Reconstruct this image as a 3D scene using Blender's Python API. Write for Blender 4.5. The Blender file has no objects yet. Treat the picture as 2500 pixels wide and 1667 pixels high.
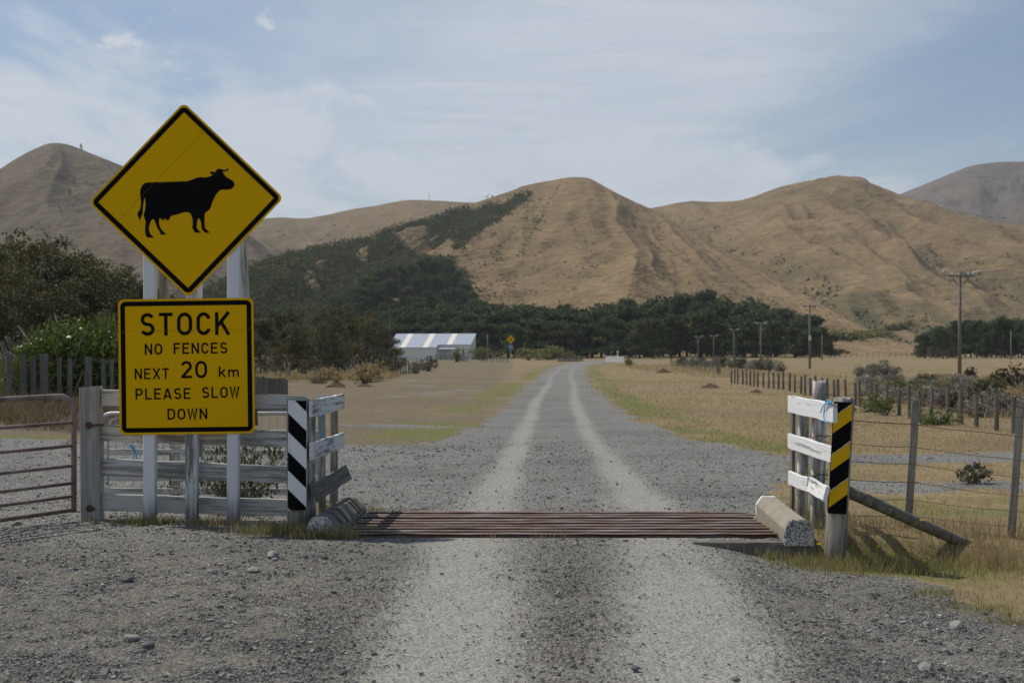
import bpy, bmesh, math, random
import numpy as np
from mathutils import Vector, Matrix
R = math.radians
C = bpy.context.scene.collection
random.seed(7)

# ------------------------------------------------------------------ camera, sky, sun, exposure
scn = bpy.context.scene
CAMH = 1.6
cam_d = bpy.data.cameras.new("camera"); cam = bpy.data.objects.new("camera", cam_d); C.objects.link(cam)
cam.location = (0, 0, CAMH); cam.rotation_euler = (R(90), 0, 0)
cam_d.sensor_width = 36.0; cam_d.lens = 47.52; cam_d.shift_y = 0.0106
cam_d.clip_start = 0.1; cam_d.clip_end = 20000
cam_d.dof.use_dof = True; cam_d.dof.focus_distance = 12.3; cam_d.dof.aperture_fstop = 4.5
scn.camera = cam

SUN_TO = Vector((-0.72, 0.45, 1.30)).normalized()
sun_el = math.asin(SUN_TO.z)
sun_d = bpy.data.lights.new("sun", 'SUN'); sun = bpy.data.objects.new("sun", sun_d); C.objects.link(sun)
sun_d.energy = 4.5; sun_d.angle = R(0.53); sun_d.color = (1.0, 0.95, 0.86)
sun.rotation_euler = SUN_TO.to_track_quat('Z', 'Y').to_euler()
sun.location = (-60, 40, 100)

scn.view_settings.view_transform = 'Standard'; scn.view_settings.look = 'None'
scn.view_settings.exposure = -0.32; scn.view_settings.gamma = 1.0
scn.render.film_transparent = False

world = bpy.data.worlds.new("World"); scn.world = world; world.use_nodes = True
wt = world.node_tree; wt.nodes.clear()
def wn(t, **k):
    n = wt.nodes.new(t)
    for a, b in k.items(): setattr(n, a, b)
    return n
def wl(a, b): wt.links.new(a, b)
def wmath(op, a, b=None, clamp=False):
    n = wn('ShaderNodeMath', operation=op); n.use_clamp = clamp
    for i, v in enumerate((a, b)):
        if v is None: continue
        if hasattr(v, 'is_output'): wl(v, n.inputs[i])
        else: n.inputs[i].default_value = v
    return n.outputs[0]
sky = wn('ShaderNodeTexSky', sky_type='NISHITA'); sky.sun_disc = False
sky.sun_elevation = sun_el; sky.sun_rotation = math.atan2(SUN_TO.x, SUN_TO.y)
sky.air_density = 1.0; sky.dust_density = 0.6; sky.ozone_density = 1.6; sky.altitude = 50
bg1 = wn('ShaderNodeBackground'); bg1.inputs[1].default_value = 0.112
wl(sky.outputs[0], bg1.inputs[0])
tc = wn('ShaderNodeTexCoord'); sep = wn('ShaderNodeSeparateXYZ'); wl(tc.outputs['Generated'], sep.inputs[0])
den = wmath('ADD', wmath('MAXIMUM', sep.outputs[2], 0.0), 0.10)
cu = wmath('DIVIDE', sep.outputs[0], den); cv = wmath('DIVIDE', sep.outputs[1], den)
cmb = wn('ShaderNodeCombineXYZ'); wl(cu, cmb.inputs[0]); wl(cv, cmb.inputs[1])
def wnoise(scale, loc, sx, sy, detail=7, rough=0.55, dist=0.0, rot=0.0):
    mp = wn('ShaderNodeMapping'); mp.inputs['Location'].default_value = loc; mp.inputs['Scale'].default_value = (sx, sy, 1)
    mp.inputs['Rotation'].default_value = (0, 0, rot)
    wl(cmb.outputs[0], mp.inputs[0]); n = wn('ShaderNodeTexNoise'); n.inputs['Scale'].default_value = scale
    n.inputs['Detail'].default_value = detail; n.inputs['Roughness'].default_value = rough; n.inputs['Distortion'].default_value = dist
    wl(mp.outputs[0], n.inputs['Vector']); return n.outputs[0]
def wramp(v, a, b, smooth=True):
    n = wn('ShaderNodeMapRange'); n.interpolation_type = 'SMOOTHSTEP' if smooth else 'LINEAR'
    wl(v, n.inputs[0]); n.inputs[1].default_value = a; n.inputs[2].default_value = b
    return n.outputs[0]
# broad thin veil right of centre, low cloud bank and small bright puffs on the left, thin grey streaks
azim = wmath('ARCTAN2', sep.outputs[0], sep.outputs[1]); elev = sep.outputs[2]
veilmid = wmath('SUBTRACT', 1.0, wmath('MULTIPLY', wmath('ABSOLUTE', wmath('ADD', azim, -0.09)), 2.9), clamp=True)
veil = wramp(wmath('ADD', wnoise(0.8, (3.1, 1.7, 0), 1.0, 0.7, 9, 0.58, 0.5, 0.5), wmath('MULTIPLY', veilmid, 0.42)), 0.44, 0.92)
low = wmath('SUBTRACT', 1.0, wramp(wmath('ADD', elev, wmath('MULTIPLY', azim, 0.16)), 0.13, 0.225), clamp=True)
bankn = wnoise(3.2, (7.3, 4.1, 0), 1.0, 0.42, 10, 0.56, 0.35)
bank = wramp(wmath('ADD', bankn, wmath('MULTIPLY', wmath('SUBTRACT', low, 0.5), 0.34)), 0.43, 0.72)
puffn = wnoise(4.6, (11.7, 2.3, 0), 0.9, 0.5, 9, 0.55, 0.3)
lefty = wramp(wmath('MULTIPLY', azim, -1.0), -0.02, 0.2)
puff = wmath('MULTIPLY', wramp(puffn, 0.585, 0.68), lefty)
strk = wmath('MULTIPLY', wramp(wnoise(3.6, (1.9, 9.9, 0), 0.8, 0.8, 8, 0.6, 0.5), 0.56, 0.72), 0.55)
wisp = wramp(wnoise(5.0, (5.2, 8.8, 0), 0.35, 1.3, 10, 0.62, 0.7, 0.7), 0.30, 0.70)
m1 = wmath('MULTIPLY', veil, wmath('ADD', 0.66, wmath('MULTIPLY', wisp, 0.18)))
m2 = wmath('MAXIMUM', m1, wmath('MULTIPLY', bank, 0.85))
m3 = wmath('MAXIMUM', m2, wmath('MULTIPLY', puff, 0.9))
up = wramp(elev, -0.02, 0.015)
mask = wmath('MULTIPLY', m3, up)
cc = wn('ShaderNodeMix', data_type='RGBA'); wl(strk, cc.inputs[0])
cc.inputs[6].default_value = (0.67, 0.71, 0.765, 1); cc.inputs[7].default_value = (0.50, 0.56, 0.66, 1)
bg2 = wn('ShaderNodeBackground'); bg2.inputs[1].default_value = 1.20; wl(cc.outputs[2], bg2.inputs[0])
mx = wn('ShaderNodeMixShader'); wl(mask, mx.inputs[0]); wl(bg1.outputs[0], mx.inputs[1]); wl(bg2.outputs[0], mx.inputs[2])
wo = wn('ShaderNodeOutputWorld'); wl(mx.outputs[0], wo.inputs[0])

# ------------------------------------------------------------------ helpers
def tag(o, label=None, cat=None, group=None, kind=None):
    if label: o['label'] = label
    if cat: o['category'] = cat
    if group: o['group'] = group
    if kind: o['kind'] = kind
    return o
def thing(name, label, cat, loc=(0, 0, 0), group=None):
    o = bpy.data.objects.new(name, None); C.objects.link(o); o.location = loc; o.empty_display_size = 0.2
    return tag(o, label, cat, group)
def mesh_np(name, verts, faces_flat, nper, material, parent=None, smooth=False, loc=(0, 0, 0)):
    """verts (n,3); faces_flat: (m,nper) uniform faces"""
    me = bpy.data.meshes.new(name); n = len(verts); m = len(faces_flat)
    me.vertices.add(n); me.vertices.foreach_set('co', np.asarray(verts, np.float32).ravel())
    me.loops.add(m*nper); me.loops.foreach_set('vertex_index', np.asarray(faces_flat, np.int32).ravel())
    me.polygons.add(m); me.polygons.foreach_set('loop_start', np.arange(0, m*nper, nper, dtype=np.int32))
    try: me.polygons.foreach_set('loop_total', np.full(m, nper, np.int32))
    except Exception: pass
    me.polygons.foreach_set('use_smooth', np.full(m, smooth, bool))
    me.update(calc_edges=True); me.validate()
    if material: me.materials.append(material)
    o = bpy.data.objects.new(name, me); C.objects.link(o); o.location = loc
    if parent: o.parent = parent
    return o
class MB:
    """collects shapes of ONE mesh object"""
    def __init__(s): s.v = []; s.f = []
    def add(s, vs, fs):
        b = len(s.v); s.v += [tuple(p) for p in vs]; s.f += [tuple(b+i for i in q) for q in fs]; return s
    def box(s, c, size, rot=None):
        hx, hy, hz = (d/2 for d in size); M = rot or Matrix.Identity(3); c = Vector(c)
        vs = [c + M @ Vector((x*hx, y*hy, z*hz)) for x in (-1, 1) for y in (-1, 1) for z in (-1, 1)]
        return s.add(vs, [(0, 1, 3, 2), (4, 6, 7, 5), (0, 4, 5, 1), (2, 3, 7, 6), (0, 2, 6, 4), (1, 5, 7, 3)])
    def tube(s, pts, rad, n=8, caps=True):
        pts = [Vector(p) for p in pts]; k = len(pts)
        rs = rad if hasattr(rad, '__len__') else [rad]*k
        rings = []; prev = None
        for i, p in enumerate(pts):
            d = (pts[min(i+1, k-1)] - pts[max(i-1, 0)])
            d = d.normalized() if d.length > 1e-9 else Vector((0, 0, 1))
            if prev is None: a = d.orthogonal().normalized()
            else:
                a = prev - d*prev.dot(d); a = a.normalized() if a.length > 1e-6 else d.orthogonal().normalized()
            prev = a; b = d.cross(a)
            rings.append([p + (a*math.cos(t) + b*math.sin(t))*rs[i] for t in (2*math.pi*j/n for j in range(n))])
        b0 = len(s.v)
        for r in rings: s.v += [tuple(q) for q in r]
        for i in range(k-1):
            for j in range(n):
                j2 = (j+1) % n
                s.f.append((b0+i*n+j, b0+i*n+j2, b0+(i+1)*n+j2, b0+(i+1)*n+j))
        if caps:
            s.f.append(tuple(b0+j for j in reversed(range(n)))); s.f.append(tuple(b0+(k-1)*n+j for j in range(n)))
        return s
    def build(s, name, m, parent=None, loc=(0, 0, 0), smooth=False, bevel=0.0, jitter=0.0):
        me = bpy.data.meshes.new(name); me.from_pydata(s.v, [], s.f)
        if bevel or jitter:
            bm = bmesh.new(); bm.from_mesh(me)
            if bevel: bmesh.ops.bevel(bm, geom=bm.edges[:], offset=bevel, segments=1, affect='EDGES', profile=0.5)
            if jitter:
                rj = random.Random(len(s.v)*13+int(abs(s.v[0][0])*100))
                for v in bm.verts: v.co += Vector((rj.uniform(-1, 1), rj.uniform(-1, 1), rj.uniform(-1, 1)))*jitter
            bm.to_mesh(me); bm.free()
        if smooth: me.polygons.foreach_set('use_smooth', [True]*len(me.polygons))
        me.update()
        if m: me.materials.append(m)
        o = bpy.data.objects.new(name, me); C.objects.link(o); o.location = loc
        if parent: o.parent = parent
        return o
def stroke_mesh(paths, w, z=0.0):
    """flat mitred strokes in the local XZ plane (y = -z towards the viewer)"""
    V = []; F = []
    for k, (P, closed) in enumerate(paths):
        P = [Vector((p[0], p[1])) for p in P]; n = len(P); L = []; Rr = []
        for i in range(n):
            if closed: a, b = P[i-1], P[(i+1) % n]
            else: a, b = P[max(i-1, 0)], P[min(i+1, n-1)]
            d1 = (P[i]-a); d2 = (b-P[i])
            if d1.length < 1e-9: d1 = d2
            if d2.length < 1e-9: d2 = d1
            d1.normalize(); d2.normalize(); n1 = Vector((-d1.y, d1.x)); n2 = Vector((-d2.y, d2.x))
            m = (n1+n2); m = m.normalized() if m.length > 1e-6 else n1
            c = max(m.dot(n1), 0.4); m = m*(w/2/c)
            L.append(P[i]+m); Rr.append(P[i]-m)
        b = len(V); yy = -z - 0.00015*k
        V += [(p.x, yy, p.y) for p in L] + [(p.x, yy, p.y) for p in Rr]
        for i in range(n if closed else n-1):
            j = (i+1) % n; F.append((b+i, b+n+i, b+n+j, b+j))
    return V, F
def arc(cx, cy, rx, ry, a0, a1, n=12):
    return [(cx+rx*math.cos(R(a0+(a1-a0)*i/n)), cy+ry*math.sin(R(a0+(a1-a0)*i/n))) for i in range(n+1)]
# value noise
def _h(ix, iy, seed):
    a = (ix.astype(np.int64)*374761393 + iy.astype(np.int64)*668265263 + seed*974634777) & 0xffffffff
    a = ((a ^ (a >> 13))*1274126177) & 0xffffffff
    return ((a ^ (a >> 16)) & 0xffff)/65535.0
def vn(x, y, seed=0):
    x = np.asarray(x, float); y = np.asarray(y, float); x, y = np.broadcast_arrays(x, y)
    ix = np.floor(x); iy = np.floor(y); fx = x-ix; fy = y-iy; fx = fx*fx*(3-2*fx); fy = fy*fy*(3-2*fy)
    a = _h(ix, iy, seed); b = _h(ix+1, iy, seed); c = _h(ix, iy+1, seed); d = _h(ix+1, iy+1, seed)
    return (a*(1-fx)+b*fx)*(1-fy) + (c*(1-fx)+d*fx)*fy
def fbm(x, y, seed=0, oct=4, gain=0.5):
    s = 0; amp = 1; tot = 0; f = 1.0
    for o in range(oct):
        s = s + amp*vn(x*f, y*f, seed+o*17); tot += amp; amp *= gain; f *= 2.03
    return s/tot
def sst(a, b, x):
    t = np.clip((np.asarray(x, float)-a)/(b-a), 0, 1); return t*t*(3-2*t)

# photo measurements -> metres. D: picture 2352 wide, N: picture 2500 wide
FD, HD, FN, HN = 3104.6, 809.0, 3300.0, 860.0
def PD(x, y, d): return Vector(((x-1176)/FD*d, d, CAMH-(y-HD)/FD*d))
def PN(x, y, d): return Vector(((x-1250)/FN*d, d, CAMH-(y-HN)/FN*d))
def XD(x, d): return (x-1176)/FD*d

# ------------------------------------------------------------------ materials
def lin(h):
    return tuple((c/12.92 if c <= 0.04045 else ((c+0.055)/1.055)**2.4) for c in h)
class NT:
    def __init__(s, name):
        s.m = bpy.data.materials.new(name); s.m.use_nodes = True; s.t = s.m.node_tree; s.t.nodes.clear()
        s.out = s.n('ShaderNodeOutputMaterial'); s.tc = None
    def n(s, t, **k):
        n = s.t.nodes.new(t)
        for a, b in k.items(): setattr(n, a, b)
        return n
    def set(s, inp, v):
        if hasattr(v, 'is_output'): s.t.links.new(v, inp)
        elif isinstance(v, (tuple, list)) and len(v) == 3 and inp.type == 'RGBA': inp.default_value = (*v, 1)
        else: inp.default_value = v
    def co(s, scale=(1, 1, 1), which='Object', loc=(0, 0, 0)):
        if not s.tc: s.tc = s.n('ShaderNodeTexCoord')
        mp = s.n('ShaderNodeMapping'); mp.inputs['Scale'].default_value = scale; mp.inputs['Location'].default_value = loc
        s.t.links.new(s.tc.outputs[which], mp.inputs[0]); return mp.outputs[0]
    def noise(s, vec, scale=5, detail=4, rough=0.55, dist=0.0, col=False):
        n = s.n('ShaderNodeTexNoise'); s.set(n.inputs['Vector'], vec); n.inputs['Scale'].default_value = scale
        n.inputs['Detail'].default_value = detail; n.inputs['Roughness'].default_value = rough; n.inputs['Distortion'].default_value = dist
        return n.outputs[1 if col else 0]
    def vor(s, vec, scale=5, out='Distance', feature='F1'):
        n = s.n('ShaderNodeTexVoronoi', feature=feature); s.set(n.inputs['Vector'], vec); n.inputs['Scale'].default_value = scale
        return n.outputs[out]
    def math(s, op, a, b=0.0, clamp=False):
        n = s.n('ShaderNodeMath', operation=op); n.use_clamp = clamp; s.set(n.inputs[0], a); s.set(n.inputs[1], b); return n.outputs[0]
    def rng(s, v, a, b, c=0.0, d=1.0):
        n = s.n('ShaderNodeMapRange'); n.interpolation_type = 'SMOOTHSTEP'; s.set(n.inputs[0], v)
        for i, q in enumerate((a, b, c, d)): n.inputs[i+1].default_value = q
        return n.outputs[0]
    def mix(s, f, a, b, mode='MIX'):
        n = s.n('ShaderNodeMix', data_type='RGBA', blend_type=mode); s.set(n.inputs[0], f); s.set(n.inputs[6], a); s.set(n.inputs[7], b); return n.outputs[2]
    def ramp(s, f, stops):
        n = s.n('ShaderNodeValToRGB'); s.set(n.inputs[0], f); e = n.color_ramp.elements
        while len(e) < len(stops): e.new(0.5)
        for q, (p, c) in zip(e, stops): q.position = p; q.color = (*c, 1)
        return n.outputs[0]
    def attr(s, name): return s.n('ShaderNodeAttribute', attribute_name=name).outputs['Fac']
    def island(s): return s.n('ShaderNodeNewGeometry').outputs['Random Per Island']
    def bump(s, h, strength=0.3, dist=0.01, nrm=None):
        n = s.n('ShaderNodeBump'); n.inputs['Strength'].default_value = strength; n.inputs['Distance'].default_value = dist
        s.set(n.inputs['Height'], h)
        if nrm is not None: s.set(n.inputs['Normal'], nrm)
        return n.outputs[0]
    def pbr(s, col, rough=0.8, metal=0.0, nrm=None, spec=0.3):
        p = s.n('ShaderNodeBsdfPrincipled'); s.set(p.inputs['Base Color'], col); s.set(p.inputs['Roughness'], rough)
        s.set(p.inputs['Metallic'], metal); p.inputs['Specular IOR Level'].default_value = spec
        if nrm is not None: s.set(p.inputs['Normal'], nrm)
        s.t.links.new(p.outputs[0], s.out.inputs[0]); return p
    def leafy(s, col, rough=0.7, trans=0.25, spec=0.15):
        p = s.pbr(col, rough, spec=spec); tr = s.n('ShaderNodeBsdfTranslucent'); s.set(tr.inputs[0], col)
        m = s.n('ShaderNodeMixShader'); m.inputs[0].default_value = trans
        s.t.links.new(p.outputs[0], m.inputs[1]); s.t.links.new(tr.outputs[0], m.inputs[2]); s.t.links.new(m.outputs[0], s.out.inputs[0])
M = {}
def wood(name, base, dark, paint=None, cover=0.0, stretch=(1.2, 22, 22)):
    """weathered timber; grain along the stretched local axis; paint flakes off where noise is low"""
    a = NT(name); oi = a.n('ShaderNodeObjectInfo'); rnd = oi.outputs['Random']
    def off(v, k):
        n = a.n('ShaderNodeVectorMath', operation='ADD'); a.set(n.inputs[0], v); a.set(n.inputs[1], a.math('MULTIPLY', rnd, k)); return n.outputs[0]
    g = a.noise(off(a.co(stretch), 61.0), 1.6, 6, 0.62, 0.3); f = a.noise(off(a.co((1, 1, 1)), 37.0), 2.3, 4)
    c = a.mix(a.rng(g, 0.35, 0.68), dark, base); c = a.mix(a.math('MULTIPLY', f, 0.35), c, tuple(x*0.6 for x in base))
    c = a.mix(a.math('MULTIPLY', rnd, 0.22), c, tuple(x*0.55 for x in dark))
    if paint:
        k = a.noise(off(a.co(tuple(x*0.45 for x in stretch)), 83.0), 2.4, 7, 0.68, 0.2)
        k2 = a.noise(off(a.co((1, 1, 1)), 19.0), 1.7, 3)
        msk = a.rng(a.math('ADD', a.math('MULTIPLY', k, 0.75), a.math('MULTIPLY', k2, 0.25)), 1-cover-0.05, 1-cover+0.05)
        pc = a.mix(a.math('MULTIPLY', f, 0.5), paint, tuple(x*0.72 for x in paint))
        c = a.mix(msk, c, pc)
    if 'post' in name:   # mud splashed up from the ground
        zz = a.n('ShaderNodeSeparateXYZ'); a.set(zz.inputs[0], a.co()); c = a.mix(a.rng(a.math('ADD', zz.outputs[2], a.math('MULTIPLY', a.math('SUBTRACT', g, 0.5), 0.5)), 0.58, 0.30, 0, 0.7), c, (0.12, 0.108, 0.09))
    nb = a.bump(g, 0.5, 0.008)
    a.pbr(c, 0.85, nrm=nb, spec=0.15); M[name] = a.m; return a.m
wood('grey_wood', (0.390, 0.370, 0.332), (0.156, 0.143, 0.130))
wood('post_wood', (0.429, 0.403, 0.345), (0.169, 0.156, 0.130), stretch=(20, 20, 1.0))
wood('fence_post_wood', (0.260, 0.247, 0.221), (0.117, 0.111, 0.098), stretch=(20, 20, 1.0))
wood('pale_post', (0.38, 0.36, 0.32), (0.2, 0.19, 0.165), (0.56, 0.55, 0.51), 0.5, stretch=(14, 14, 1.0))
wood('worn_white_board', (0.36, 0.35, 0.33), (0.21, 0.205, 0.19), (0.60, 0.60, 0.59), 0.50)
wood('pale_board', (0.40, 0.385, 0.35), (0.22, 0.205, 0.185), (0.56, 0.555, 0.52), 0.55)
wood('white_board', (0.40, 0.385, 0.35), (0.2, 0.19, 0.17), (0.80, 0.80, 0.79), 0.58)
wood('flaky_white_board', (0.38, 0.37, 0.34), (0.2, 0.19, 0.175), (0.70, 0.70, 0.69), 0.54)
wood('mossy_board', (0.20, 0.19, 0.17), (0.09, 0.085, 0.075), (0.5, 0.5, 0.49), 0.36)
wood('white_post', (0.5, 0.49, 0.46), (0.28, 0.27, 0.25), (0.78, 0.79, 0.80), 0.72, stretch=(14, 14, 1.0))
wood('worn_white_post', (0.36, 0.35, 0.325), (0.17, 0.165, 0.15), (0.66, 0.67, 0.67), 0.53, stretch=(14, 14, 1.0))
wood('patchy_white_post', (0.442, 0.416, 0.364), (0.182, 0.169, 0.150), (0.7, 0.7, 0.68), 0.47, stretch=(14, 14, 1.6))
wood('brace_wood', (0.312, 0.280, 0.227), (0.117, 0.104, 0.085), stretch=(1.0, 18, 18))
wood('pole_wood', (0.286, 0.260, 0.227), (0.156, 0.143, 0.130), stretch=(6, 6, 0.5))

a = NT('gate_wood'); v = a.co((16, 16, 1.0)); g = a.noise(v, 1.6, 6, 0.62, 0.3)
c = a.mix(a.rng(g, 0.32, 0.7), (0.26, 0.25, 0.225), (0.42, 0.415, 0.39))
c = a.mix(a.math('MULTIPLY', a.rng(a.noise(a.co((3, 3, 0.8)), 3, 5), 0.5, 0.75), 0.5), c, (0.2, 0.19, 0.165))
a.pbr(c, 0.85, nrm=a.bump(g, 0.4, 0.006), spec=0.15); M['gate_wood'] = a.m

a = NT('sign_yellow'); f = a.noise(a.co(), 1.3, 4); sp = a.noise(a.co(), 24, 3, 0.6)
c = a.mix(a.math('MULTIPLY', f, 0.22), (0.82, 0.45, 0.002), (0.70, 0.385, 0.003))
c = a.mix(a.math('MULTIPLY', a.rng(sp, 0.66, 0.78), 0.25), c, (0.45, 0.28, 0.03))
a.pbr(c, 0.6, spec=0.04); M['sign_yellow'] = a.m
a = NT('sign_black'); sp = a.noise(a.co(), 40, 4, 0.7); f = a.noise(a.co(), 2, 3)
c = a.mix(a.math('MULTIPLY', a.rng(sp, 0.68, 0.8), 0.25), (0.005, 0.005, 0.006), (0.07, 0.05, 0.02))
a.pbr(c, 0.6, spec=0.05); M['sign_black'] = a.m
a = NT('sign_back_metal'); a.pbr((0.42, 0.42, 0.42), 0.45, 0.7); M['sign_metal'] = a.m
a = NT('hazard_white'); f = a.noise(a.co(), 9, 5, 0.6)
a.pbr(a.mix(a.rng(f, 0.55, 0.8, 0, 0.4), (0.74, 0.75, 0.77), (0.5, 0.5, 0.5)), 0.5, spec=0.3); M['hazard_white'] = a.m
a = NT('hazard_yellow'); f = a.noise(a.co(), 11, 5, 0.65)
a.pbr(a.mix(a.rng(f, 0.55, 0.75, 0, 0.7), (0.72, 0.41, 0.01), (0.45, 0.27, 0.03)), 0.6, spec=0.05); M['hazard_yellow'] = a.m
a = NT('torn_edge'); a.pbr((0.62, 0.62, 0.6), 0.6); M['torn_edge'] = a.m
a = NT('panel_seam'); a.pbr((0.30, 0.16, 0.004), 0.7, spec=0.03); M['panel_seam'] = a.m
a = NT('rusty_steel'); v = a.co(); f = a.noise(v, 6, 6, 0.65); f2 = a.noise(v, 38, 4, 0.6)
c = a.ramp(f, [(0.3, (0.055, 0.032, 0.026)), (0.5, (0.14, 0.075, 0.05)), (0.66, (0.20, 0.12, 0.085)), (0.8, (0.25, 0.2, 0.18))])
a.pbr(c, 0.75, 0.15, a.bump(f2, 0.25, 0.003), 0.3); M['rusty_steel'] = a.m
a = NT('gate_steel'); v = a.co(); f = a.noise(v, 4, 6, 0.65); f2 = a.noise(v, 60, 3, 0.6)
c = a.ramp(f, [(0.32, (0.149, 0.092, 0.075)), (0.5, (0.276, 0.201, 0.178)), (0.65, (0.356, 0.287, 0.270)), (0.8, (0.391, 0.356, 0.345))])
a.pbr(c, 0.62, 0.25, a.bump(f2, 0.15, 0.002), 0.4); M['gate_steel'] = a.m
a = NT('rail_steel'); v = a.co((0.9, 6, 6)); f = a.noise(v, 2.2, 6, 0.7); f2 = a.noise(a.co(), 30, 4, 0.6)
c = a.ramp(f, [(0.3, (0.07, 0.045, 0.036)), (0.45, (0.16, 0.105, 0.082)), (0.58, (0.22, 0.18, 0.16)), (0.72, (0.33, 0.315, 0.31))])
a.pbr(c, a.rng(f, 0.4, 0.8, 0.75, 0.48), 0.3, a.bump(f2, 0.3, 0.003), 0.4); M['rail_steel'] = a.m
a = NT('galvanised'); f = a.noise(a.co(), 12, 4)
a.pbr(a.mix(f, (0.38, 0.39, 0.39), (0.55, 0.56, 0.56)), 0.5, 0.35); M['galvanised'] = a.m
a = NT('wire'); f = a.noise(a.co(), 9, 3)
a.pbr(a.mix(a.rng(f, 0.4, 0.6), (0.13, 0.12, 0.11), (0.16, 0.09, 0.05)), 0.6, 0.5); M['wire'] = a.m
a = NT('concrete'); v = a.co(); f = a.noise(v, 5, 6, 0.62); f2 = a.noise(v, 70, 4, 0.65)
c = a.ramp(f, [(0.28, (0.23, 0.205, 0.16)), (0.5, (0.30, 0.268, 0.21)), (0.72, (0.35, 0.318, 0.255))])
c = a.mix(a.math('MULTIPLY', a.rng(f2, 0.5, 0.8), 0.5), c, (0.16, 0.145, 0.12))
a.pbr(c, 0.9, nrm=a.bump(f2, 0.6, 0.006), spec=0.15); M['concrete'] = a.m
a = NT('shaded_concrete'); v = a.co(); f = a.noise(v, 6, 6, 0.62); f2 = a.noise(v, 60, 4, 0.65)  # concrete with shade put into its colour, for left kerb, footing and pit
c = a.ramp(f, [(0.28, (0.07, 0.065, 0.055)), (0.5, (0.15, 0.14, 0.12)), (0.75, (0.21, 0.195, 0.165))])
a.pbr(c, 0.9, nrm=a.bump(f2, 0.6, 0.006), spec=0.15); M['shaded_concrete'] = a.m
a = NT('flaky_paint_concrete'); v = a.co(); f = a.noise(v, 62, 7, 0.75); k = a.noise(v, 9, 4)
c = a.mix(a.rng(a.math('ADD', f, a.math('MULTIPLY', k, 0.3)), 0.57, 0.70), (0.13, 0.125, 0.115), (0.62, 0.62, 0.61))
a.pbr(c, 0.85, nrm=a.bump(f, 0.8, 0.012), spec=0.15); M['flaky_paint_concrete'] = a.m
a = NT('white_paint'); f = a.noise(a.co(), 14, 4); a.pbr(a.mix(a.rng(f, 0.45, 0.75), (0.76, 0.76, 0.75), (0.5, 0.49, 0.46)), 0.7); M['white_paint'] = a.m
a = NT('twine_blue'); a.pbr((0.03, 0.36, 0.62), 0.6); M['twine'] = a.m
a = NT('soil_dark'); f = a.noise(a.co(), 12, 5); a.pbr(a.mix(f, (0.035, 0.03, 0.026), (0.09, 0.08, 0.07)), 0.95, spec=0.05); M['soil'] = a.m
a = NT('porcelain'); a.pbr((0.5, 0.51, 0.5), 0.45); M['porcelain'] = a.m
a = NT('box_grey'); a.pbr((0.5, 0.5, 0.48), 0.5); M['box_grey'] = a.m
a = NT('flower_yellow'); a.pbr((0.8, 0.55, 0.01), 0.6); M['flower_yellow'] = a.m
a = NT('thistle_purple'); a.pbr((0.3, 0.1, 0.38), 0.7); M['thistle_purple'] = a.m
# stones
def stone_mat(name, cols, sc=1.0):
    a = NT(name); i = a.island(); f = a.noise(a.co(), 60*sc, 3, 0.6)
    n = len(cols); c = a.ramp(i, [((k+0.5)/n, q) for k, q in enumerate(cols)])
    c = a.mix(a.math('MULTIPLY', f, 0.4), c, (0.13, 0.13, 0.13)); a.pbr(c, 0.85, spec=0.2); M[name] = a.m
stone_mat('gravel_stone', [(0.085, 0.084, 0.082), (0.14, 0.139, 0.135), (0.175, 0.173, 0.166), (0.205, 0.203, 0.196), (0.24, 0.237, 0.225), (0.19, 0.172, 0.145), (0.31, 0.305, 0.285), (0.40, 0.39, 0.365), (0.155, 0.154, 0.15)])
a = NT('rock_pale'); f = a.noise(a.co(), 18, 5, 0.6); a.pbr(a.mix(f, (0.204, 0.204, 0.194), (0.286, 0.279, 0.258)), 0.85, nrm=a.bump(f, 0.4, 0.01)); M['rock_pale'] = a.m
a = NT('rock_dark'); f = a.noise(a.co(), 18, 5, 0.6); a.pbr(a.mix(f, (0.09, 0.09, 0.092), (0.17, 0.17, 0.17)), 0.85, nrm=a.bump(f, 0.4, 0.01)); M['rock_dark'] = a.m
# foliage
def leaf_mat(name, cols, trans=0.22, rough=0.65, spec=0.2):
    a = NT(name); i = a.island(); n = len(cols)
    c = a.ramp(i, [((k+0.5)/n, q) for k, q in enumerate(cols)])
    w = a.noise(a.co(), 0.5, 2); c = a.mix(a.math('MULTIPLY', w, 0.45), c, tuple(x*0.55 for x in cols[0]))
    r = a.n('ShaderNodeObjectInfo').outputs['Random']
    c = a.mix(a.math('MULTIPLY', r, 0.30), c, (cols[-1][0]*1.15, cols[-1][1]*1.05, cols[-1][2]))
    a.leafy(c, rough, trans, spec); M[name] = a.m
leaf_mat('pine_leaf', [(0.043, 0.068, 0.036), (0.077, 0.106, 0.049), (0.110, 0.141, 0.061), (0.144, 0.169, 0.077)], 0.22, 0.85, 0.03)
leaf_mat('scrub_leaf', [(0.061, 0.075, 0.032), (0.098, 0.109, 0.048), (0.136, 0.140, 0.066), (0.109, 0.127, 0.053)], 0.25, 0.85, 0.02)
leaf_mat('kanuka_leaf', [(0.044, 0.053, 0.025), (0.088, 0.092, 0.035), (0.133, 0.129, 0.048), (0.166, 0.146, 0.057)], 0.15)
leaf_mat('bright_leaf', [(0.055, 0.085, 0.014), (0.09, 0.135, 0.02), (0.13, 0.18, 0.03), (0.17, 0.22, 0.045)], 0.4, 0.35, 0.4)
leaf_mat('olive_leaf', [(0.065, 0.078, 0.026), (0.104, 0.111, 0.039), (0.143, 0.143, 0.058), (0.091, 0.091, 0.036)])
leaf_mat('grey_leaf', [(0.159, 0.150, 0.121), (0.244, 0.225, 0.188), (0.320, 0.291, 0.244), (0.197, 0.197, 0.132)], 0.15)
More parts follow.
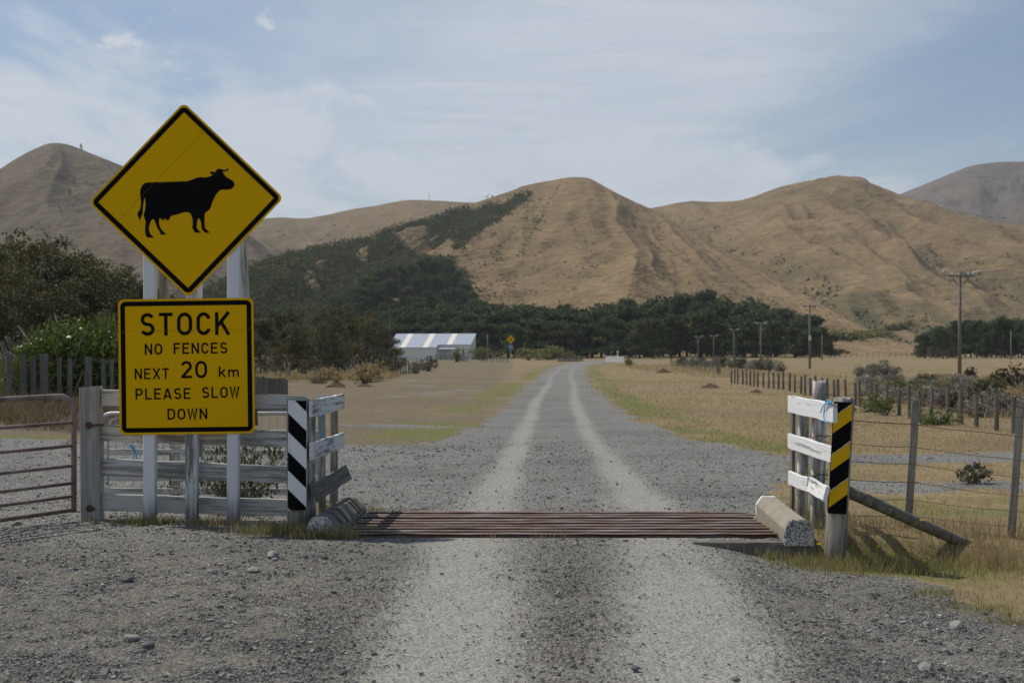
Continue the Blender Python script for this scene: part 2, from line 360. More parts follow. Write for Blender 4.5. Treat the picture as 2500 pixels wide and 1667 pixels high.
leaf_mat('brown_leaf', [(0.058, 0.039, 0.021), (0.104, 0.072, 0.033), (0.143, 0.104, 0.046), (0.065, 0.058, 0.026)])
leaf_mat('straw_leaf', [(0.264, 0.204, 0.108), (0.384, 0.300, 0.156), (0.504, 0.396, 0.216), (0.324, 0.264, 0.120)], 0.45, 0.8)
leaf_mat('dead_leaf', [(0.16, 0.13, 0.115), (0.22, 0.185, 0.165), (0.28, 0.24, 0.215), (0.13, 0.105, 0.09)], 0.1, 0.8)
leaf_mat('gorse_leaf', [(0.125, 0.146, 0.042), (0.208, 0.208, 0.062), (0.312, 0.282, 0.093), (0.187, 0.198, 0.058)])
leaf_mat('dry_blade', [(0.310, 0.230, 0.115), (0.437, 0.333, 0.178), (0.529, 0.425, 0.241), (0.380, 0.299, 0.149), (0.276, 0.236, 0.115)], 0.5, 0.8)
leaf_mat('green_blade', [(0.141, 0.184, 0.048), (0.215, 0.270, 0.076), (0.345, 0.355, 0.129), (0.517, 0.431, 0.194)], 0.5, 0.7)
leaf_mat('shaded_rank_blade', [(0.12, 0.09, 0.05), (0.17, 0.13, 0.075), (0.22, 0.17, 0.10), (0.34, 0.27, 0.16), (0.10, 0.085, 0.045)], 0.3, 0.85)  # dead grass with the shade of the trees put into its colour
leaf_mat('thistle_leaf', [(0.075, 0.090, 0.053), (0.120, 0.135, 0.075), (0.150, 0.158, 0.098)])
a = NT('mound'); f = a.noise(a.co(), 6, 5); a.pbr(a.mix(f, (0.07, 0.052, 0.035), (0.17, 0.13, 0.085)), 0.95, nrm=a.bump(f, 0.8, 0.05), spec=0.05); M['mound'] = a.m
a = NT('bark'); f = a.noise(a.co((4, 4, 0.6)), 3, 5); a.pbr(a.mix(f, (0.07, 0.058, 0.048), (0.17, 0.15, 0.13)), 0.9, spec=0.1); M['bark'] = a.m
a = NT('pale_bark'); f = a.noise(a.co((4, 4, 0.6)), 3, 5); a.pbr(a.mix(f, (0.17, 0.155, 0.135), (0.36, 0.34, 0.31)), 0.9, spec=0.1); M['pale_bark'] = a.m
# ------------------------------------------------------------------ ground and road (one continuous surface, two objects)
GX0, GX1, GY0, GY1 = -1.46, 2.34, 11.70, 13.42          # pit under the cattle grid
def road_c(y):
    return np.interp(y, [0, 6.6, 11.3, 13.4, 18.7, 32, 50, 71.6, 110, 159, 205, 245, 270, 282, 290], [0.12, 0.30, 0.52, 0.58, 0.69, 1.02, 1.6, 2.5, 4.0, 6.3, 9.3, 13.2, 17.5, 24, 34])
def tz(x, y):
    x = np.asarray(x, float); y = np.asarray(y, float)
    z = np.interp(y, [-1e4, 12.5, 15, 18, 24, 32, 45, 70, 170, 250, 350, 600, 1200, 4000, 12000],
                  [0, 0, -0.06, -0.13, -0.25, -0.37, -0.44, -0.5, -0.5, -0.35, 0.2, 1.6, 4, 10, 20])
    z = z + 0.62*np.exp(-((x+13)/6.5)**2-((y-31)/11)**2)
    z = z - 0.155*sst(1.35, 2.4, x)*(1-sst(11.38, 11.75, y))*sst(5, 9.5, y)
    z = z - 0.05*sst(2.7, 4.2, x)*(1-sst(12, 16, y))
    big = (fbm(x/9, y/9, 5, 3)-0.5)
    far = sst(16, 40, y)
    z = z + big*(0.05+0.35*far*np.clip(1-y/400, 0, 1))*sst(4, 9, np.abs(x-road_c(y)))
    # the creek bed and low banks across the flats
    for (xa, ya, xb, yb, dep, w) in ((-14, 92, 2.0, 86, 0.38, 2.2), (-30, 104, -10, 96, 0.35, 2.2), (6.5, 112, 16, 96, 0.35, 1.8)):
        t = np.clip((x-xa)/(xb-xa), 0, 1); yc = ya+(yb-ya)*t + 2.2*(vn(x/3.1, x*0, 9)-0.5)
        ins = sst(xa-2, xa+2, x)*(1-sst(xb-2, xb+2, x))
        z = z - dep*ins*np.exp(-((y-yc)/w)**2)
    rr = np.abs(x-road_c(y))
    z = z + 0.10*sst(40, 80, y)*(1-sst(2.2, 4.5, rr))*(1-sst(240, 280, y))
    return z
def tzf(x, y): return float(tz(np.array([x]), np.array([y]))[0])
EDGE_L = ([0, 24, 26.5, 27.5, 31.2, 41, 57, 92, 159, 205, 260, 276, 290], [-99, -9, -4.2, -1.9, -1.33, -0.6, 0.05, 1.3, 4.2, 7.2, 12.3, 17, 34])
EDGE_R = ([0, 8.4, 8.7, 9.3, 10.04, 10.54, 10.76, 11.2, 12, 13.4, 15, 18, 20, 23, 25.3, 29.8, 34.7, 45, 64.5, 107, 159, 205, 250, 274, 290],
          [99, 9, 3.32, 3.2, 3.35, 3.0, 2.6, 2.32, 2.35, 2.5, 3.0, 3.6, 4.1, 4.75, 4.67, 4.07, 3.73, 3.75, 4.24, 5.9, 8.5, 11.6, 17.5, 26, 34])
def gravel_mask(x, y):
    l = np.interp(y, *EDGE_L); r = np.interp(y, *EDGE_R)
    n = (fbm(x/0.9, y/0.9, 31, 4)-0.5)*np.clip(0.35+y*0.012, 0.35, 1.6)
    m = np.minimum(x-l, r-x) + n*1.3
    soft = np.clip(0.12+0.006*y, 0.12, 0.8)
    g = sst(-soft, soft, m)
    # side track gravel on the right, thin stony streaks on the left
    st = np.exp(-((y-23.3-0.10*(x-7))/1.5)**2)*sst(3.8, 5.5, x)*(1-sst(22, 30, x)); g = np.maximum(g, sst(0.30, 0.62, st*(0.45+fbm(x/1.2, y/1.2, 77, 4))))
    st = np.exp(-((y-17.2)/1.5)**2)*sst(3.5, 4.4, x)*(1-sst(8, 11, x)); g = np.maximum(g, 0.85*sst(0.35, 0.7, st*(0.25+fbm(x/0.7, y/0.7, 78, 4))))
    st = np.exp(-((y-35.5)/1.3)**2)*sst(-7, -4, x)*(1-sst(0, 2, x)); g = np.maximum(g, 0.9*sst(0.35, 0.7, st*(0.3+fbm(x/1.5, y/1.5, 79, 4))))
    st = sst(0.53, 0.68, fbm(x/4.0, y/7.0, 80, 4))*sst(-12, -6, x)*(1-sst(0.5, 2, x))*sst(32, 40, y)*(1-sst(105, 130, y)); g = np.maximum(g, 0.6*st)
    return g
def track_mask(x, y):
    c = road_c(y); gh = np.interp(y, [0, 6.6, 11.3, 16, 30, 290], [0.60, 0.62, 0.83, 0.84, 0.80, 0.78])
    w = np.interp(y, [0, 8, 11, 13, 18, 30, 290], [0.50, 0.50, 0.52, 0.46, 0.34, 0.28, 0.32])
    wob = (fbm(x*0, y/14.0, 41, 2)-0.5)*0.3*sst(14, 30, y)
    w = w*np.where(x > c, np.interp(y, [0, 9, 13], [1.35, 1.15, 1.0]), np.interp(y, [0, 9, 13], [1.1, 1.05, 1.0]))
    t = np.exp(-(np.abs(np.abs(x-c-wob)-gh)/w)**2.2)
    t = np.maximum(t, 0.6*np.exp(-((x-c-0.40)/0.10)**2)*sst(13.4, 14, y)*(1-sst(17, 21, y))*sst(0.4, 0.6, vn(x*2, y*1.3, 44)))
    n = fbm(x/0.7, y/2.6, 43, 5)
    t = t*np.clip(0.70+0.7*(n-0.2), 0, 1.05)
    return np.clip(t, 0, 1)*np.interp(y, [0, 100, 220, 290], [1, 0.62, 0.40, 0.32])
def green_mask(x, y):
    l = np.interp(y, *EDGE_L); r = np.interp(y, *EDGE_R)
    n = fbm(x/2.3, y/4.0, 51, 4)
    dl = l-x; dr = x-r
    band = np.interp(y, [0, 20, 40, 90, 250], [0.6, 1.1, 1.6, 1.4, 1.6])
    g = np.exp(-((dl-0.55*band)/band)**2)*(y > 23)*sst(0.36, 0.52, n)
    g = np.maximum(g, np.exp(-((dr-0.45*band)/(band*0.85))**2)*sst(0.34, 0.52, n)*(y > 12)*0.9)
    g = np.maximum(g, 0.8*np.exp(-((x-3.2)/1.0)**2-((y-11.0)/0.8)**2))
    g = np.maximum(g, 0.55*sst(0.45, 0.7, fbm(x/1.5, y/1.5, 52, 3))*sst(3, 4, x)*(1-sst(17, 23, y))*(y > 12))
    g = np.maximum(g, 0.7*np.exp(-((x+3.5)/2.3)**2-((y-12.4)/0.5)**2)*sst(0.35, 0.55, n))
    g = np.maximum(g, 0.4*sst(0.5, 0.7, fbm(x/12, y/16, 53, 4))*sst(60, 90, y))
    return np.clip(g, 0, 1)

def axis_vals(parts): return np.unique(np.round(np.concatenate(parts), 4))
xr = [np.arange(-8, 8.01, 0.045), np.array([GX0, GX1])]
p = 8.0; s = 0.06; pos = []
while p < 3600:
    p += s; pos.append(p); s = max(0.06, min(0.012*p if p < 45 else 0.03*p, 600)) if p > 9 else 0.06
xr += [np.array(pos), -np.array(pos)]
xs = axis_vals(xr)
yr = [np.arange(5.6, 18, 0.045), np.array([GY0, GY1])]
p = 18.0; pos = []
while p < 4000:
    p += max(0.05, 0.0085*p if p < 400 else 0.05*p); pos.append(p)
yr += [np.array(pos), np.array([-100, -80, -70, -40, -22, -12, -6, -2, 1, 3, 4.2, 5.0, 5.4])]
ys = axis_vals(yr)
XX, YY = np.meshgrid(xs, ys)
GR = gravel_mask(XX, YY); TR = track_mask(XX, YY)*GR; GN = green_mask(XX, YY)*(1-GR)
near = (1-sst(20, 60, YY))
ZZ = tz(XX, YY) + near*(0.022*(fbm(XX/0.35, YY/0.35, 61, 3)-0.5) + 0.016*(vn(XX/0.07, YY/0.07, 62)-0.5)*(1-0.6*TR)) - 0.014*TR*near
inpit = lambda a, b: (a > GX0-0.001) & (a < GX1+0.001) & (b > GY0-0.001) & (b < GY1+0.001)
edge = np.exp(-(np.maximum(np.maximum(GX0-XX, XX-GX1), np.maximum(GY0-YY, YY-GY1))/0.10)**2)
bedge = inpit(XX, YY) | (edge > 0.5)
ZZ = np.where(bedge & (XX < 1.6), -0.004, ZZ)
nx, ny = len(xs), len(ys)
idx = np.arange(nx*ny).reshape(ny, nx)
quads = np.stack([idx[:-1, :-1], idx[:-1, 1:], idx[1:, 1:], idx[1:, :-1]], -1)
cxm = (XX[:-1, :-1]+XX[1:, 1:])/2; cym = (YY[:-1, :-1]+YY[1:, 1:])/2
hole = (cxm > GX0) & (cxm < GX1) & (cym > GY0) & (cym < GY1)
isroad = (GR[:-1, :-1]+GR[1:, 1:])/2 > 0.5

def ground_material():
    a = NT('dry_ground'); v = a.co(); g0 = a.attr('gravel'); t0 = a.attr('track'); n0 = a.attr('green')
    # gravel: crushed grey stones at three sizes
    n0_ = a.noise(v, 0.35, 4, 0.6); n1 = a.noise(v, 1.1, 5, 0.6); n2 = a.noise(v, 7, 4, 0.6); n3 = a.noise(v, 140, 3, 0.7)
    v1c = a.vor(v, 42, 'Color'); v1d = a.vor(v, 42); v2c = a.vor(v, 95, 'Color'); v2d = a.vor(v, 95)
    s1 = a.n('ShaderNodeSeparateColor'); a.set(s1.inputs[0], v1c); s2 = a.n('ShaderNodeSeparateColor'); a.set(s2.inputs[0], v2c)
    st = a.math('ADD', a.math('MULTIPLY', s1.outputs[0], 0.45), a.math('MULTIPLY', s2.outputs[0], 0.55))
    gcol = a.ramp(st, [(0.1, (0.068, 0.067, 0.063)), (0.35, (0.140, 0.137, 0.127)), (0.6, (0.205, 0.200, 0.181)), (0.8, (0.265, 0.257, 0.232)), (0.95, (0.390, 0.378, 0.334))])
    gcol = a.mix(a.rng(n1, 0.35, 0.7, 0, 0.35), gcol, (0.194, 0.175, 0.144))
    gcol = a.mix(a.rng(n0_, 0.45, 0.65, 0, 0.4), gcol, a.mix(st, (0.064, 0.061, 0.058), (0.139, 0.131, 0.116)))
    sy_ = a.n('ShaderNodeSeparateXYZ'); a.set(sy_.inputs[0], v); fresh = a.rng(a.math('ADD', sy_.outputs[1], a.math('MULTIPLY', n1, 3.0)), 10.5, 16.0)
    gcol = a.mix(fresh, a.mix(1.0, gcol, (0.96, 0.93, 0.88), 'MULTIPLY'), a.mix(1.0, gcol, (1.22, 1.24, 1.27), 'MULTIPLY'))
    tcol = a.ramp(a.math('ADD', a.math('MULTIPLY', st, 0.55), a.math('MULTIPLY', n3, 0.45)), [(0.22, (0.142, 0.137, 0.121)), (0.45, (0.274, 0.265, 0.237)), (0.62, (0.337, 0.328, 0.292)), (0.85, (0.419, 0.409, 0.365))])
    tm = a.rng(a.math('ADD', t0, a.math('MULTIPLY', a.math('SUBTRACT', n2, 0.5), 0.55)), 0.08, 0.90)
    gcol = a.mix(tm, gcol, tcol)
    # dry pasture
    m1 = a.noise(v, 0.12, 5, 0.6); m2 = a.noise(a.co((1, 0.45, 1)), 0.9, 5, 0.62); m3 = a.noise(a.co((1, 0.5, 1)), 9, 4, 0.6); m4 = a.noise(v, 60, 3, 0.65)
    dcol = a.ramp(m3, [(0.28, (0.187, 0.137, 0.076)), (0.5, (0.288, 0.216, 0.119)), (0.72, (0.360, 0.281, 0.162))])
    dcol = a.mix(a.rng(m2, 0.38, 0.68, 0.0, 0.55), dcol, (0.220, 0.167, 0.087))
    dcol = a.mix(a.rng(m1, 0.42, 0.66, 0.0, 0.5), dcol, (0.173, 0.144, 0.087))
    dcol = a.mix(a.math('MULTIPLY', a.rng(m4, 0.35, 0.6, 1, 0), 0.5), dcol, (0.153, 0.109, 0.057))
    m5 = a.noise(a.co((1, 0.5, 1)), 0.33, 5, 0.65, 0.4); dcol = a.mix(a.rng(m5, 0.50, 0.66, 0, 0.5), dcol, a.mix(m3, (0.13, 0.10, 0.055), (0.22, 0.175, 0.10)))
    sxyz = a.n('ShaderNodeSeparateXYZ'); a.set(sxyz.inputs[0], v)
    worn = a.math('MULTIPLY', a.rng(sxyz.outputs[0], 1.0, -1.5), a.rng(a.math('ADD', m2, m1), 0.62, 1.15, 0.5, 0.95))
    dcol = a.mix(worn, dcol, a.mix(m3, (0.107, 0.087, 0.056), (0.204, 0.169, 0.118)))
    gn = a.mix(m3, (0.090, 0.102, 0.031), (0.204, 0.198, 0.072))
    dcol = a.mix(a.rng(a.math('ADD', n0, a.math('MULTIPLY', a.math('SUBTRACT', m3, 0.5), 0.6)), 0.15, 0.8, 0, 0.85), dcol, gn)
    gm = a.rng(a.math('ADD', g0, a.math('ADD', a.math('MULTIPLY', a.math('SUBTRACT', m3, 0.5), 0.7), a.math('MULTIPLY', a.math('SUBTRACT', m4, 0.5), 0.5))), 0.3, 0.7)
    col = a.mix(gm, dcol, gcol)
    h1 = a.math('SUBTRACT', 1.0, a.math('MULTIPLY', v1d, 1.6)); h2 = a.math('SUBTRACT', 1.0, a.math('MULTIPLY', v2d, 1.6))
    gh = a.math('ADD', a.math('ADD', h1, a.math('MULTIPLY', h2, 0.5)), a.math('MULTIPLY', s1.outputs[1], 0.8))
    gh = a.math('MULTIPLY', gh, a.rng(tm, 0, 1, 1.0, 0.45))
    hh = a.mix(gm, a.math('ADD', m4, a.math('MULTIPLY', m3, 1.5)), gh)
    nb = a.bump(hh, 0.85, 0.012)
    a.pbr(col, 0.92, nrm=nb, spec=0.12); return a.m
M['ground'] = ground_material()
def surface(name, sel):
    q = quads[sel]; used = np.unique(q); remap = np.full(nx*ny, -1, np.int64); remap[used] = np.arange(len(used))
    vs = np.stack([XX.ravel()[used], YY.ravel()[used], ZZ.ravel()[used]], -1)
    o = mesh_np(name, vs, remap[q], 4, M['ground'], smooth=True)
    for nm, arr in (('gravel', GR), ('track', TR), ('green', GN)):
        at = o.data.attributes.new(nm, 'FLOAT', 'POINT'); at.data.foreach_set('value', arr.ravel()[used].astype(np.float32))
    o['kind'] = 'structure'; return o
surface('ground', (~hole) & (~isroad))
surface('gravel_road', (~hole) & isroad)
# pit lined with concrete under the grid
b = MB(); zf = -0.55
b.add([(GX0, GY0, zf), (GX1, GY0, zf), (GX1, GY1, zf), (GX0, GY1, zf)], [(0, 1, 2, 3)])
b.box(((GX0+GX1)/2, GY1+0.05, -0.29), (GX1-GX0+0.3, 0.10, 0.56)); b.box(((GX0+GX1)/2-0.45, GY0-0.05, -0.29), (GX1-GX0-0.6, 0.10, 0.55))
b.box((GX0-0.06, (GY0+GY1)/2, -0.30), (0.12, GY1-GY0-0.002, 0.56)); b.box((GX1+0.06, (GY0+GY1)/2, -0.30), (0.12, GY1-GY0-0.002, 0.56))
o = b.build('pit', M['shaded_concrete']); o['kind'] = 'structure'

# ------------------------------------------------------------------ hills: real slopes at their own distances
class Hill:
    def __init__(s, crest, foot_d, foot_z, amp, wav, peak=None, skew=0.0, seed=1, pw=1.0, rough=1.0):
        c = np.array(crest, float); s.px, s.py, s.pd = c[:, 0], c[:, 1], c[:, 2]
        s.fd, s.fz, s.amp, s.wav, s.peak, s.skew, s.seed, s.pw, s.rough = foot_d, foot_z, amp, wav, peak, skew, seed, pw, rough
    def smooth(s, px, a):
        k = np.array([-14, -7, 0, 7, 14.]); return sum(np.interp(px+d, s.px, a) for d in k)/5
    def at(s, px, t):
        """picture column px and slope fraction t (0 foot, 1 crest, >1 behind) -> world point"""
        px = np.asarray(px, float); t = np.asarray(t, float); px, t = np.broadcast_arrays(px, t)
        cd = s.smooth(px, s.pd); cz = CAMH-(s.smooth(px, s.py)-HD)/FD*cd
        fd = np.minimum(s.fd, cd-40)
        d = fd+(cd-fd)*t
        tt = np.clip(t, 0, 1)
        prof = 0.80*tt**s.pw + 0.20*tt*tt*(3-2*tt)
        z = s.fz+(cz-s.fz)*prof
        z = np.where(t > 1, cz-(t-1)*(cd-fd)*0.62, z)
        x = (px-1176)/FD*d
        if s.peak is not None:
            u = (px-s.peak)/(1.28-np.minimum(tt, 1.0)); un = u/FD*s.pd.mean()/s.wav*0.62
        else: un = (x+s.skew*d)/s.wav
        wx = 1.2*(fbm(x/(3*s.wav), d/(3*s.wav), s.seed+3, 3)-0.5)
        along = d/(s.wav*5.0); amp = s.amp*np.clip((cz-s.fz)/90.0, 0.06, 1.0)*0.85
        r1 = 1-np.abs(2*vn(un+wx, along+wx*0.3, s.seed)-1); r2 = 1-np.abs(2*vn(2.3*un+2*wx+9, 2.2*along, s.seed+1)-1); r3 = 1-np.abs(2*vn(5.1*un+3*wx, 5*along, s.seed+2)-1)
        gul = 0.58*r1**1.4+0.28*r2**1.3+0.14*r3
        win = np.clip((1-tt)/0.22, 0, 1)**0.8*(0.25+0.75*sst(0.02, 0.35, tt))
        lumps = (fbm(x/55, d/70, s.seed+5, 5)-0.5)*s.rough
        z = z - amp*win*(0.75-gul)*1.25 + win*lumps*amp*0.9 + (t > 0)*(fbm(x/14, d/14, s.seed+8, 3)-0.5)*2.6*np.clip(tt*4, 0, 1)*s.rough*(0.35+0.65*win)
        return np.stack([x, d, z], -1), gul
def hill_material(name, tan1, tan2, brown, green, gr=0.5):
    a = NT(name); v = a.co(); g = a.attr('gully')
    n1 = a.noise(v, 0.006, 6, 0.6); n2 = a.noise(a.co((1, 0.35, 1.6)), 0.035, 6, 0.62, 0.5); n3 = a.noise(a.co((1, 0.6, 3.2)), 0.16, 5, 0.66); n4 = a.noise(v, 0.9, 4, 0.6)
    c = a.mix(a.rng(n2, 0.32, 0.68), tan2, tan1)
    c = a.mix(a.rng(n3, 0.47, 0.7, 0, 0.55), c, brown)
    low = a.math('ADD', a.rng(g, 0.7, 0.2, 0.0, 0.55), a.rng(n1, 0.40, 0.68, 0, 0.55))
    c = a.mix(a.math('MULTIPLY', low, a.rng(n2, 0.7, 0.35, 0.2, gr)), c, green)
    c = a.mix(a.rng(n4, 0.47, 0.72, 0, 0.5), c, brown)
    sz = a.n('ShaderNodeSeparateXYZ'); a.set(sz.inputs[0], v)
    if gr > 0.9: c = a.mix(a.math('MULTIPLY', a.rng(sz.outputs[2], 75, 8, 0, 0.75), a.rng(n2, 0.62, 0.38)), c, green)
    terr = a.noise(a.co((0.05, 0.05, 0.9)), 1.0, 5, 0.7, 0.6); c = a.mix(a.rng(terr, 0.48, 0.62, 0, 0.5), c, brown)
    n6 = a.noise(v, 3.0, 3, 0.6); c = a.mix(a.rng(n6, 0.35, 0.7, 0.0, 0.3), c, tuple(x*0.55 for x in tan2))
    d = a.noise(a.co((1, 1, 1)), 0.28, 3, 0.6); c = a.mix(a.rng(d, 0.66, 0.72, 0, 0.7), c, (0.055, 0.055, 0.03))
    hb = a.math('ADD', a.math('MULTIPLY', n3, 1.0), a.math('MULTIPLY', n2, 1.5))
    un = a.attr('scrub'); c = a.mix(a.rng(a.math('ADD', un, a.math('MULTIPLY', a.math('SUBTRACT', n3, 0.5), 0.8)), 0.35, 0.7, 0, 0.92), c, a.mix(n4, (0.035, 0.038, 0.02), (0.075, 0.075, 0.042)))
    a.pbr(c, 0.95, nrm=a.bump(hb, 0.8, 3.5), spec=0.05); M[name] = a.m; return a.m
T1, T2, BR, GRN = (0.322, 0.228, 0.124), (0.240, 0.170, 0.094), (0.138, 0.099, 0.060), (0.100, 0.104, 0.053)
hill_material('hill_middle', T1, T2, BR, GRN, 0.45)
hill_material('hill_right', T1, T2, BR, GRN, 1.0)
hill_material('hill_left', (0.211, 0.164, 0.111), (0.156, 0.124, 0.082), (0.082, 0.068, 0.051), (0.066, 0.068, 0.043), 1.0)
hill_material('hill_back', (0.265, 0.196, 0.115), (0.212, 0.155, 0.091), (0.114, 0.086, 0.053), GRN, 0.5)
hill_material('hill_far', (0.213, 0.166, 0.128), (0.166, 0.136, 0.108), (0.091, 0.078, 0.067), (0.091, 0.095, 0.072), 0.8)
HL = Hill([(-700, 520, 1250), (-420, 470, 1250), (-200, 470, 1230), (-60, 425, 1200), (0, 388, 1180), (60, 350, 1160), (110, 330, 1150), (150, 329, 1150), (185, 342, 1150), (240, 365, 1150), (290, 385, 1160), (360, 430, 1180), (440, 475, 1220), (520, 500, 1260), (600, 560, 1300), (700, 640, 1300), (800, 720, 1250)], 560, 2, 34, 120, peak=135, seed=11)
HB = Hill([(350, 520, 1750), (480, 512, 1700), (580, 505, 1700), (640, 499, 1700), (700, 502, 1690), (750, 494, 1670), (800, 482, 1650), (830, 477, 1640), (860, 474, 1640), (900, 464, 1630), (930, 460, 1620), (960, 459, 1620), (1000, 461, 1620), (1085, 466, 1620), (1160, 462, 1620), (1240, 470, 1620), (1400, 500, 1620), (1500, 560, 1600)], 900, 4, 30, 150, skew=0.25, seed=23)
HM = Hill([(120, 806, 470), (220, 770, 480), (330, 715, 505), (460, 680, 540), (540, 640, 570), (600, 606, 610), (660, 588, 650), (700, 577, 690), (780, 560, 740), (850, 540, 790), (930, 515, 830), (1000, 499, 860), (1085, 468, 900), (1140, 450, 920), (1200, 428, 940), (1260, 415, 950), (1310, 407, 955), (1350, 407, 950), (1372, 418, 945), (1405, 438, 930), (1440, 455, 915), (1490, 478, 890), (1550, 510, 860), (1650, 568, 810), (1750, 622, 760), (1850, 676, 700), (1950, 735, 630), (2050, 782, 560), (2150, 806, 500)], 415, 0.7, 18, 58, peak=1330, seed=37, pw=1.05)
HR = Hill([(1250, 560, 1450), (1400, 505, 1430), (1480, 481, 1420), (1520, 474, 1420), (1560, 465, 1410), (1600, 461, 1400), (1640, 464, 1400), (1690, 463, 1390), (1730, 452, 1380), (1790, 430, 1360), (1850, 416, 1350), (1900, 409, 1340), (1940, 407, 1335), (1980, 414, 1330), (2020, 430, 1320), (2060, 446, 1310), (2100, 455, 1300), (2160, 478, 1290), (2220, 494, 1280), (2290, 510, 1270), (2352, 520, 1260), (2500, 545, 1250), (2750, 560, 1240), (3000, 590, 1250)], 560, 1.5, 32, 95, peak=1420, seed=53)
HF = Hill([(1850, 560, 2800), (1960, 500, 2800), (2040, 455, 2750), (2070, 445, 2750), (2120, 425, 2720), (2180, 400, 2700), (2230, 380, 2700), (2290, 372, 2700), (2352, 371, 2700), (2450, 372, 2700), (2600, 400, 2700), (2900, 430, 2700)], 1500, 10, 60, 240, peak=2330, seed=71)
def scrub_mask(PX, TT, P):
    sy = HD-(P[..., 2]-CAMH)/P[..., 1]*FD
    ex = np.interp(sy, [440, 465, 500, 540, 580, 610, 650, 690, 760], [1235, 1215, 1150, 1090, 1050, 1040, 1065, 1100, 1150])
    dens = fbm(PX/60, TT*9, 91, 4)
    m = sst(-25, 15, ex-10+50*(dens-0.5)-PX)*sst(-0.05, 0.03, dens-np.where(PX > 900, 0.43, 0.335))*(1-sst(0.975, 0.99, TT))
    band = np.exp(-((sy-(590+(690-PX)*0.62))/5)**2)*(PX < 690)
    return m*(1-band)
def hill_obj(name, H, x0, x1, mat, step=3.5, rows=190):
    px = np.arange(x0, x1+1, step); t = np.concatenate([[-0.04], np.linspace(0, 1, rows), np.linspace(1.02, 1.7, 14)])
    PX, TT = np.meshgrid(px, t); P, g = H.at(PX, TT)
    P[0, :, 2] -= 3; n0, n1 = TT.shape; ii = np.arange(n0*n1).reshape(n0, n1)
    q = np.stack([ii[:-1, :-1], ii[:-1, 1:], ii[1:, 1:], ii[1:, :-1]], -1).reshape(-1, 4)
    o = mesh_np(name, P.reshape(-1, 3), q, 4, M[mat], smooth=True)
    if H is HM:
        at = o.data.attributes.new('scrub', 'FLOAT', 'POINT'); at.data.foreach_set('value', scrub_mask(PX, TT, P).ravel().astype(np.float32))
    at = o.data.attributes.new('gully', 'FLOAT', 'POINT'); at.data.foreach_set('value', g.ravel().astype(np.float32))
    o['kind'] = 'structure'; return o
hill_obj('far_hill', HF, 1850, 2900, 'hill_far', 5, 120)
hill_obj('back_hill', HB, 350, 1500, 'hill_back', 4, 130)
hill_obj('left_hill', HL, -700, 800, 'hill_left', 4, 170)
hill_obj('right_hill', HR, 1250, 3000, 'hill_right', 3.5, 220)
hill_obj('middle_hill', HM, 120, 2150, 'hill_middle', 3, 240)
# ------------------------------------------------------------------ timber, posts, wires
def frame_obj(mb, name, m, parent, p0, xdir, up, **kw):
    """mesh built in its own frame: local X along xdir, Z towards up"""
    X = Vector(xdir).normalized(); Z = Vector(up); Z = (Z-X*Z.dot(X)).normalized(); Y = Z.cross(X)
    o = mb.build(name, m, parent, **kw)
    W = Matrix((X, Y, Z)).transposed().to_4x4(); W.translation = Vector(p0)-(parent.location if parent else Vector())
    o.matrix_basis = W; return o
def board(name, parent, p0, p1, h, t, mat, up=(0, 0, 1), seed=0, segs=9, wob=0.004):
    """plank between p0 and p1 (centre line), h high, t thick, sawn edges slightly uneven"""
    rj = random.Random(seed*77+3); L = (Vector(p1)-Vector(p0)).length; b = MB(); rings = []
    for i in range(segs+1):
        x = L*i/segs; dz = rj.uniform(-wob, wob)*0.55; a1 = h/2+rj.uniform(-wob, wob)*0.55; a2 = h/2+rj.uniform(-wob, wob)*0.55; dy = rj.uniform(-wob, wob)*0.55*0.6
        ex = rj.uniform(-wob, wob)*0.55 if i in (0, segs) else 0; c = 0.004
        rings.append([(x+ex, -t/2+dy, -a1+c+dz), (x+ex, -t/2+c+dy, -a1+dz), (x+ex, t/2-c+dy, -a1+dz), (x+ex, t/2+dy, -a1+c+dz), (x+ex, t/2+dy, a2-c+dz), (x+ex, t/2-c+dy, a2+dz), (x+ex, -t/2+c+dy, a2+dz), (x+ex, -t/2+dy, a2-c+dz)])
    for r in rings: b.v += r
    n = 8
    for i in range(segs):
        for j in range(n):
            j2 = (j+1) % n; b.f.append((i*n+j, (i+1)*n+j, (i+1)*n+j2, i*n+j2))
    b.f.append(tuple(range(n))); b.f.append(tuple(segs*n+j for j in reversed(range(n))))
    return frame_obj(b, name, mat, parent, p0, Vector(p1)-Vector(p0), up)
def round_post(name, parent, base, top, r, mat, seed=0, n=14, taper=0.94, ragged=0.012):
    rj = random.Random(seed*31+5); L = (Vector(top)-Vector(base)).length; b = MB(); k = 12
    ph = [rj.uniform(0.93, 1.06) for _ in range(n)]
    for i in range(k+1):
        z = L*i/k; s_ = r*(1+(taper-1)*i/k)
        for j in range(n):
            t = 2*math.pi*j/n; rr = s_*ph[j]*rj.uniform(0.985, 1.015)
            b.v.append((rr*math.cos(t), rr*math.sin(t), z+(rj.uniform(-ragged, ragged) if i == k else 0)))
    for i in range(k):
        for j in range(n): b.f.append((i*n+j, i*n+(j+1) % n, (i+1)*n+(j+1) % n, (i+1)*n+j))
    b.v.append((0, 0, L+0.004)); c = len(b.v)-1
    for j in range(n): b.f.append((k*n+j, k*n+(j+1) % n, c))
    Z = (Vector(top)-Vector(base)).normalized(); X = Vector((1, 0, 0)); X = (X-Z*X.dot(Z)).normalized(); Y = Z.cross(X)
    o = b.build(name, mat, parent); o.data.polygons.foreach_set('use_smooth', [i < k*n for i in range(len(o.data.polygons))])
    W = Matrix((X, Y, Z)).transposed().to_4x4(); W.translation = Vector(base)-(parent.location if parent else Vector()); o.matrix_basis = W
    return o
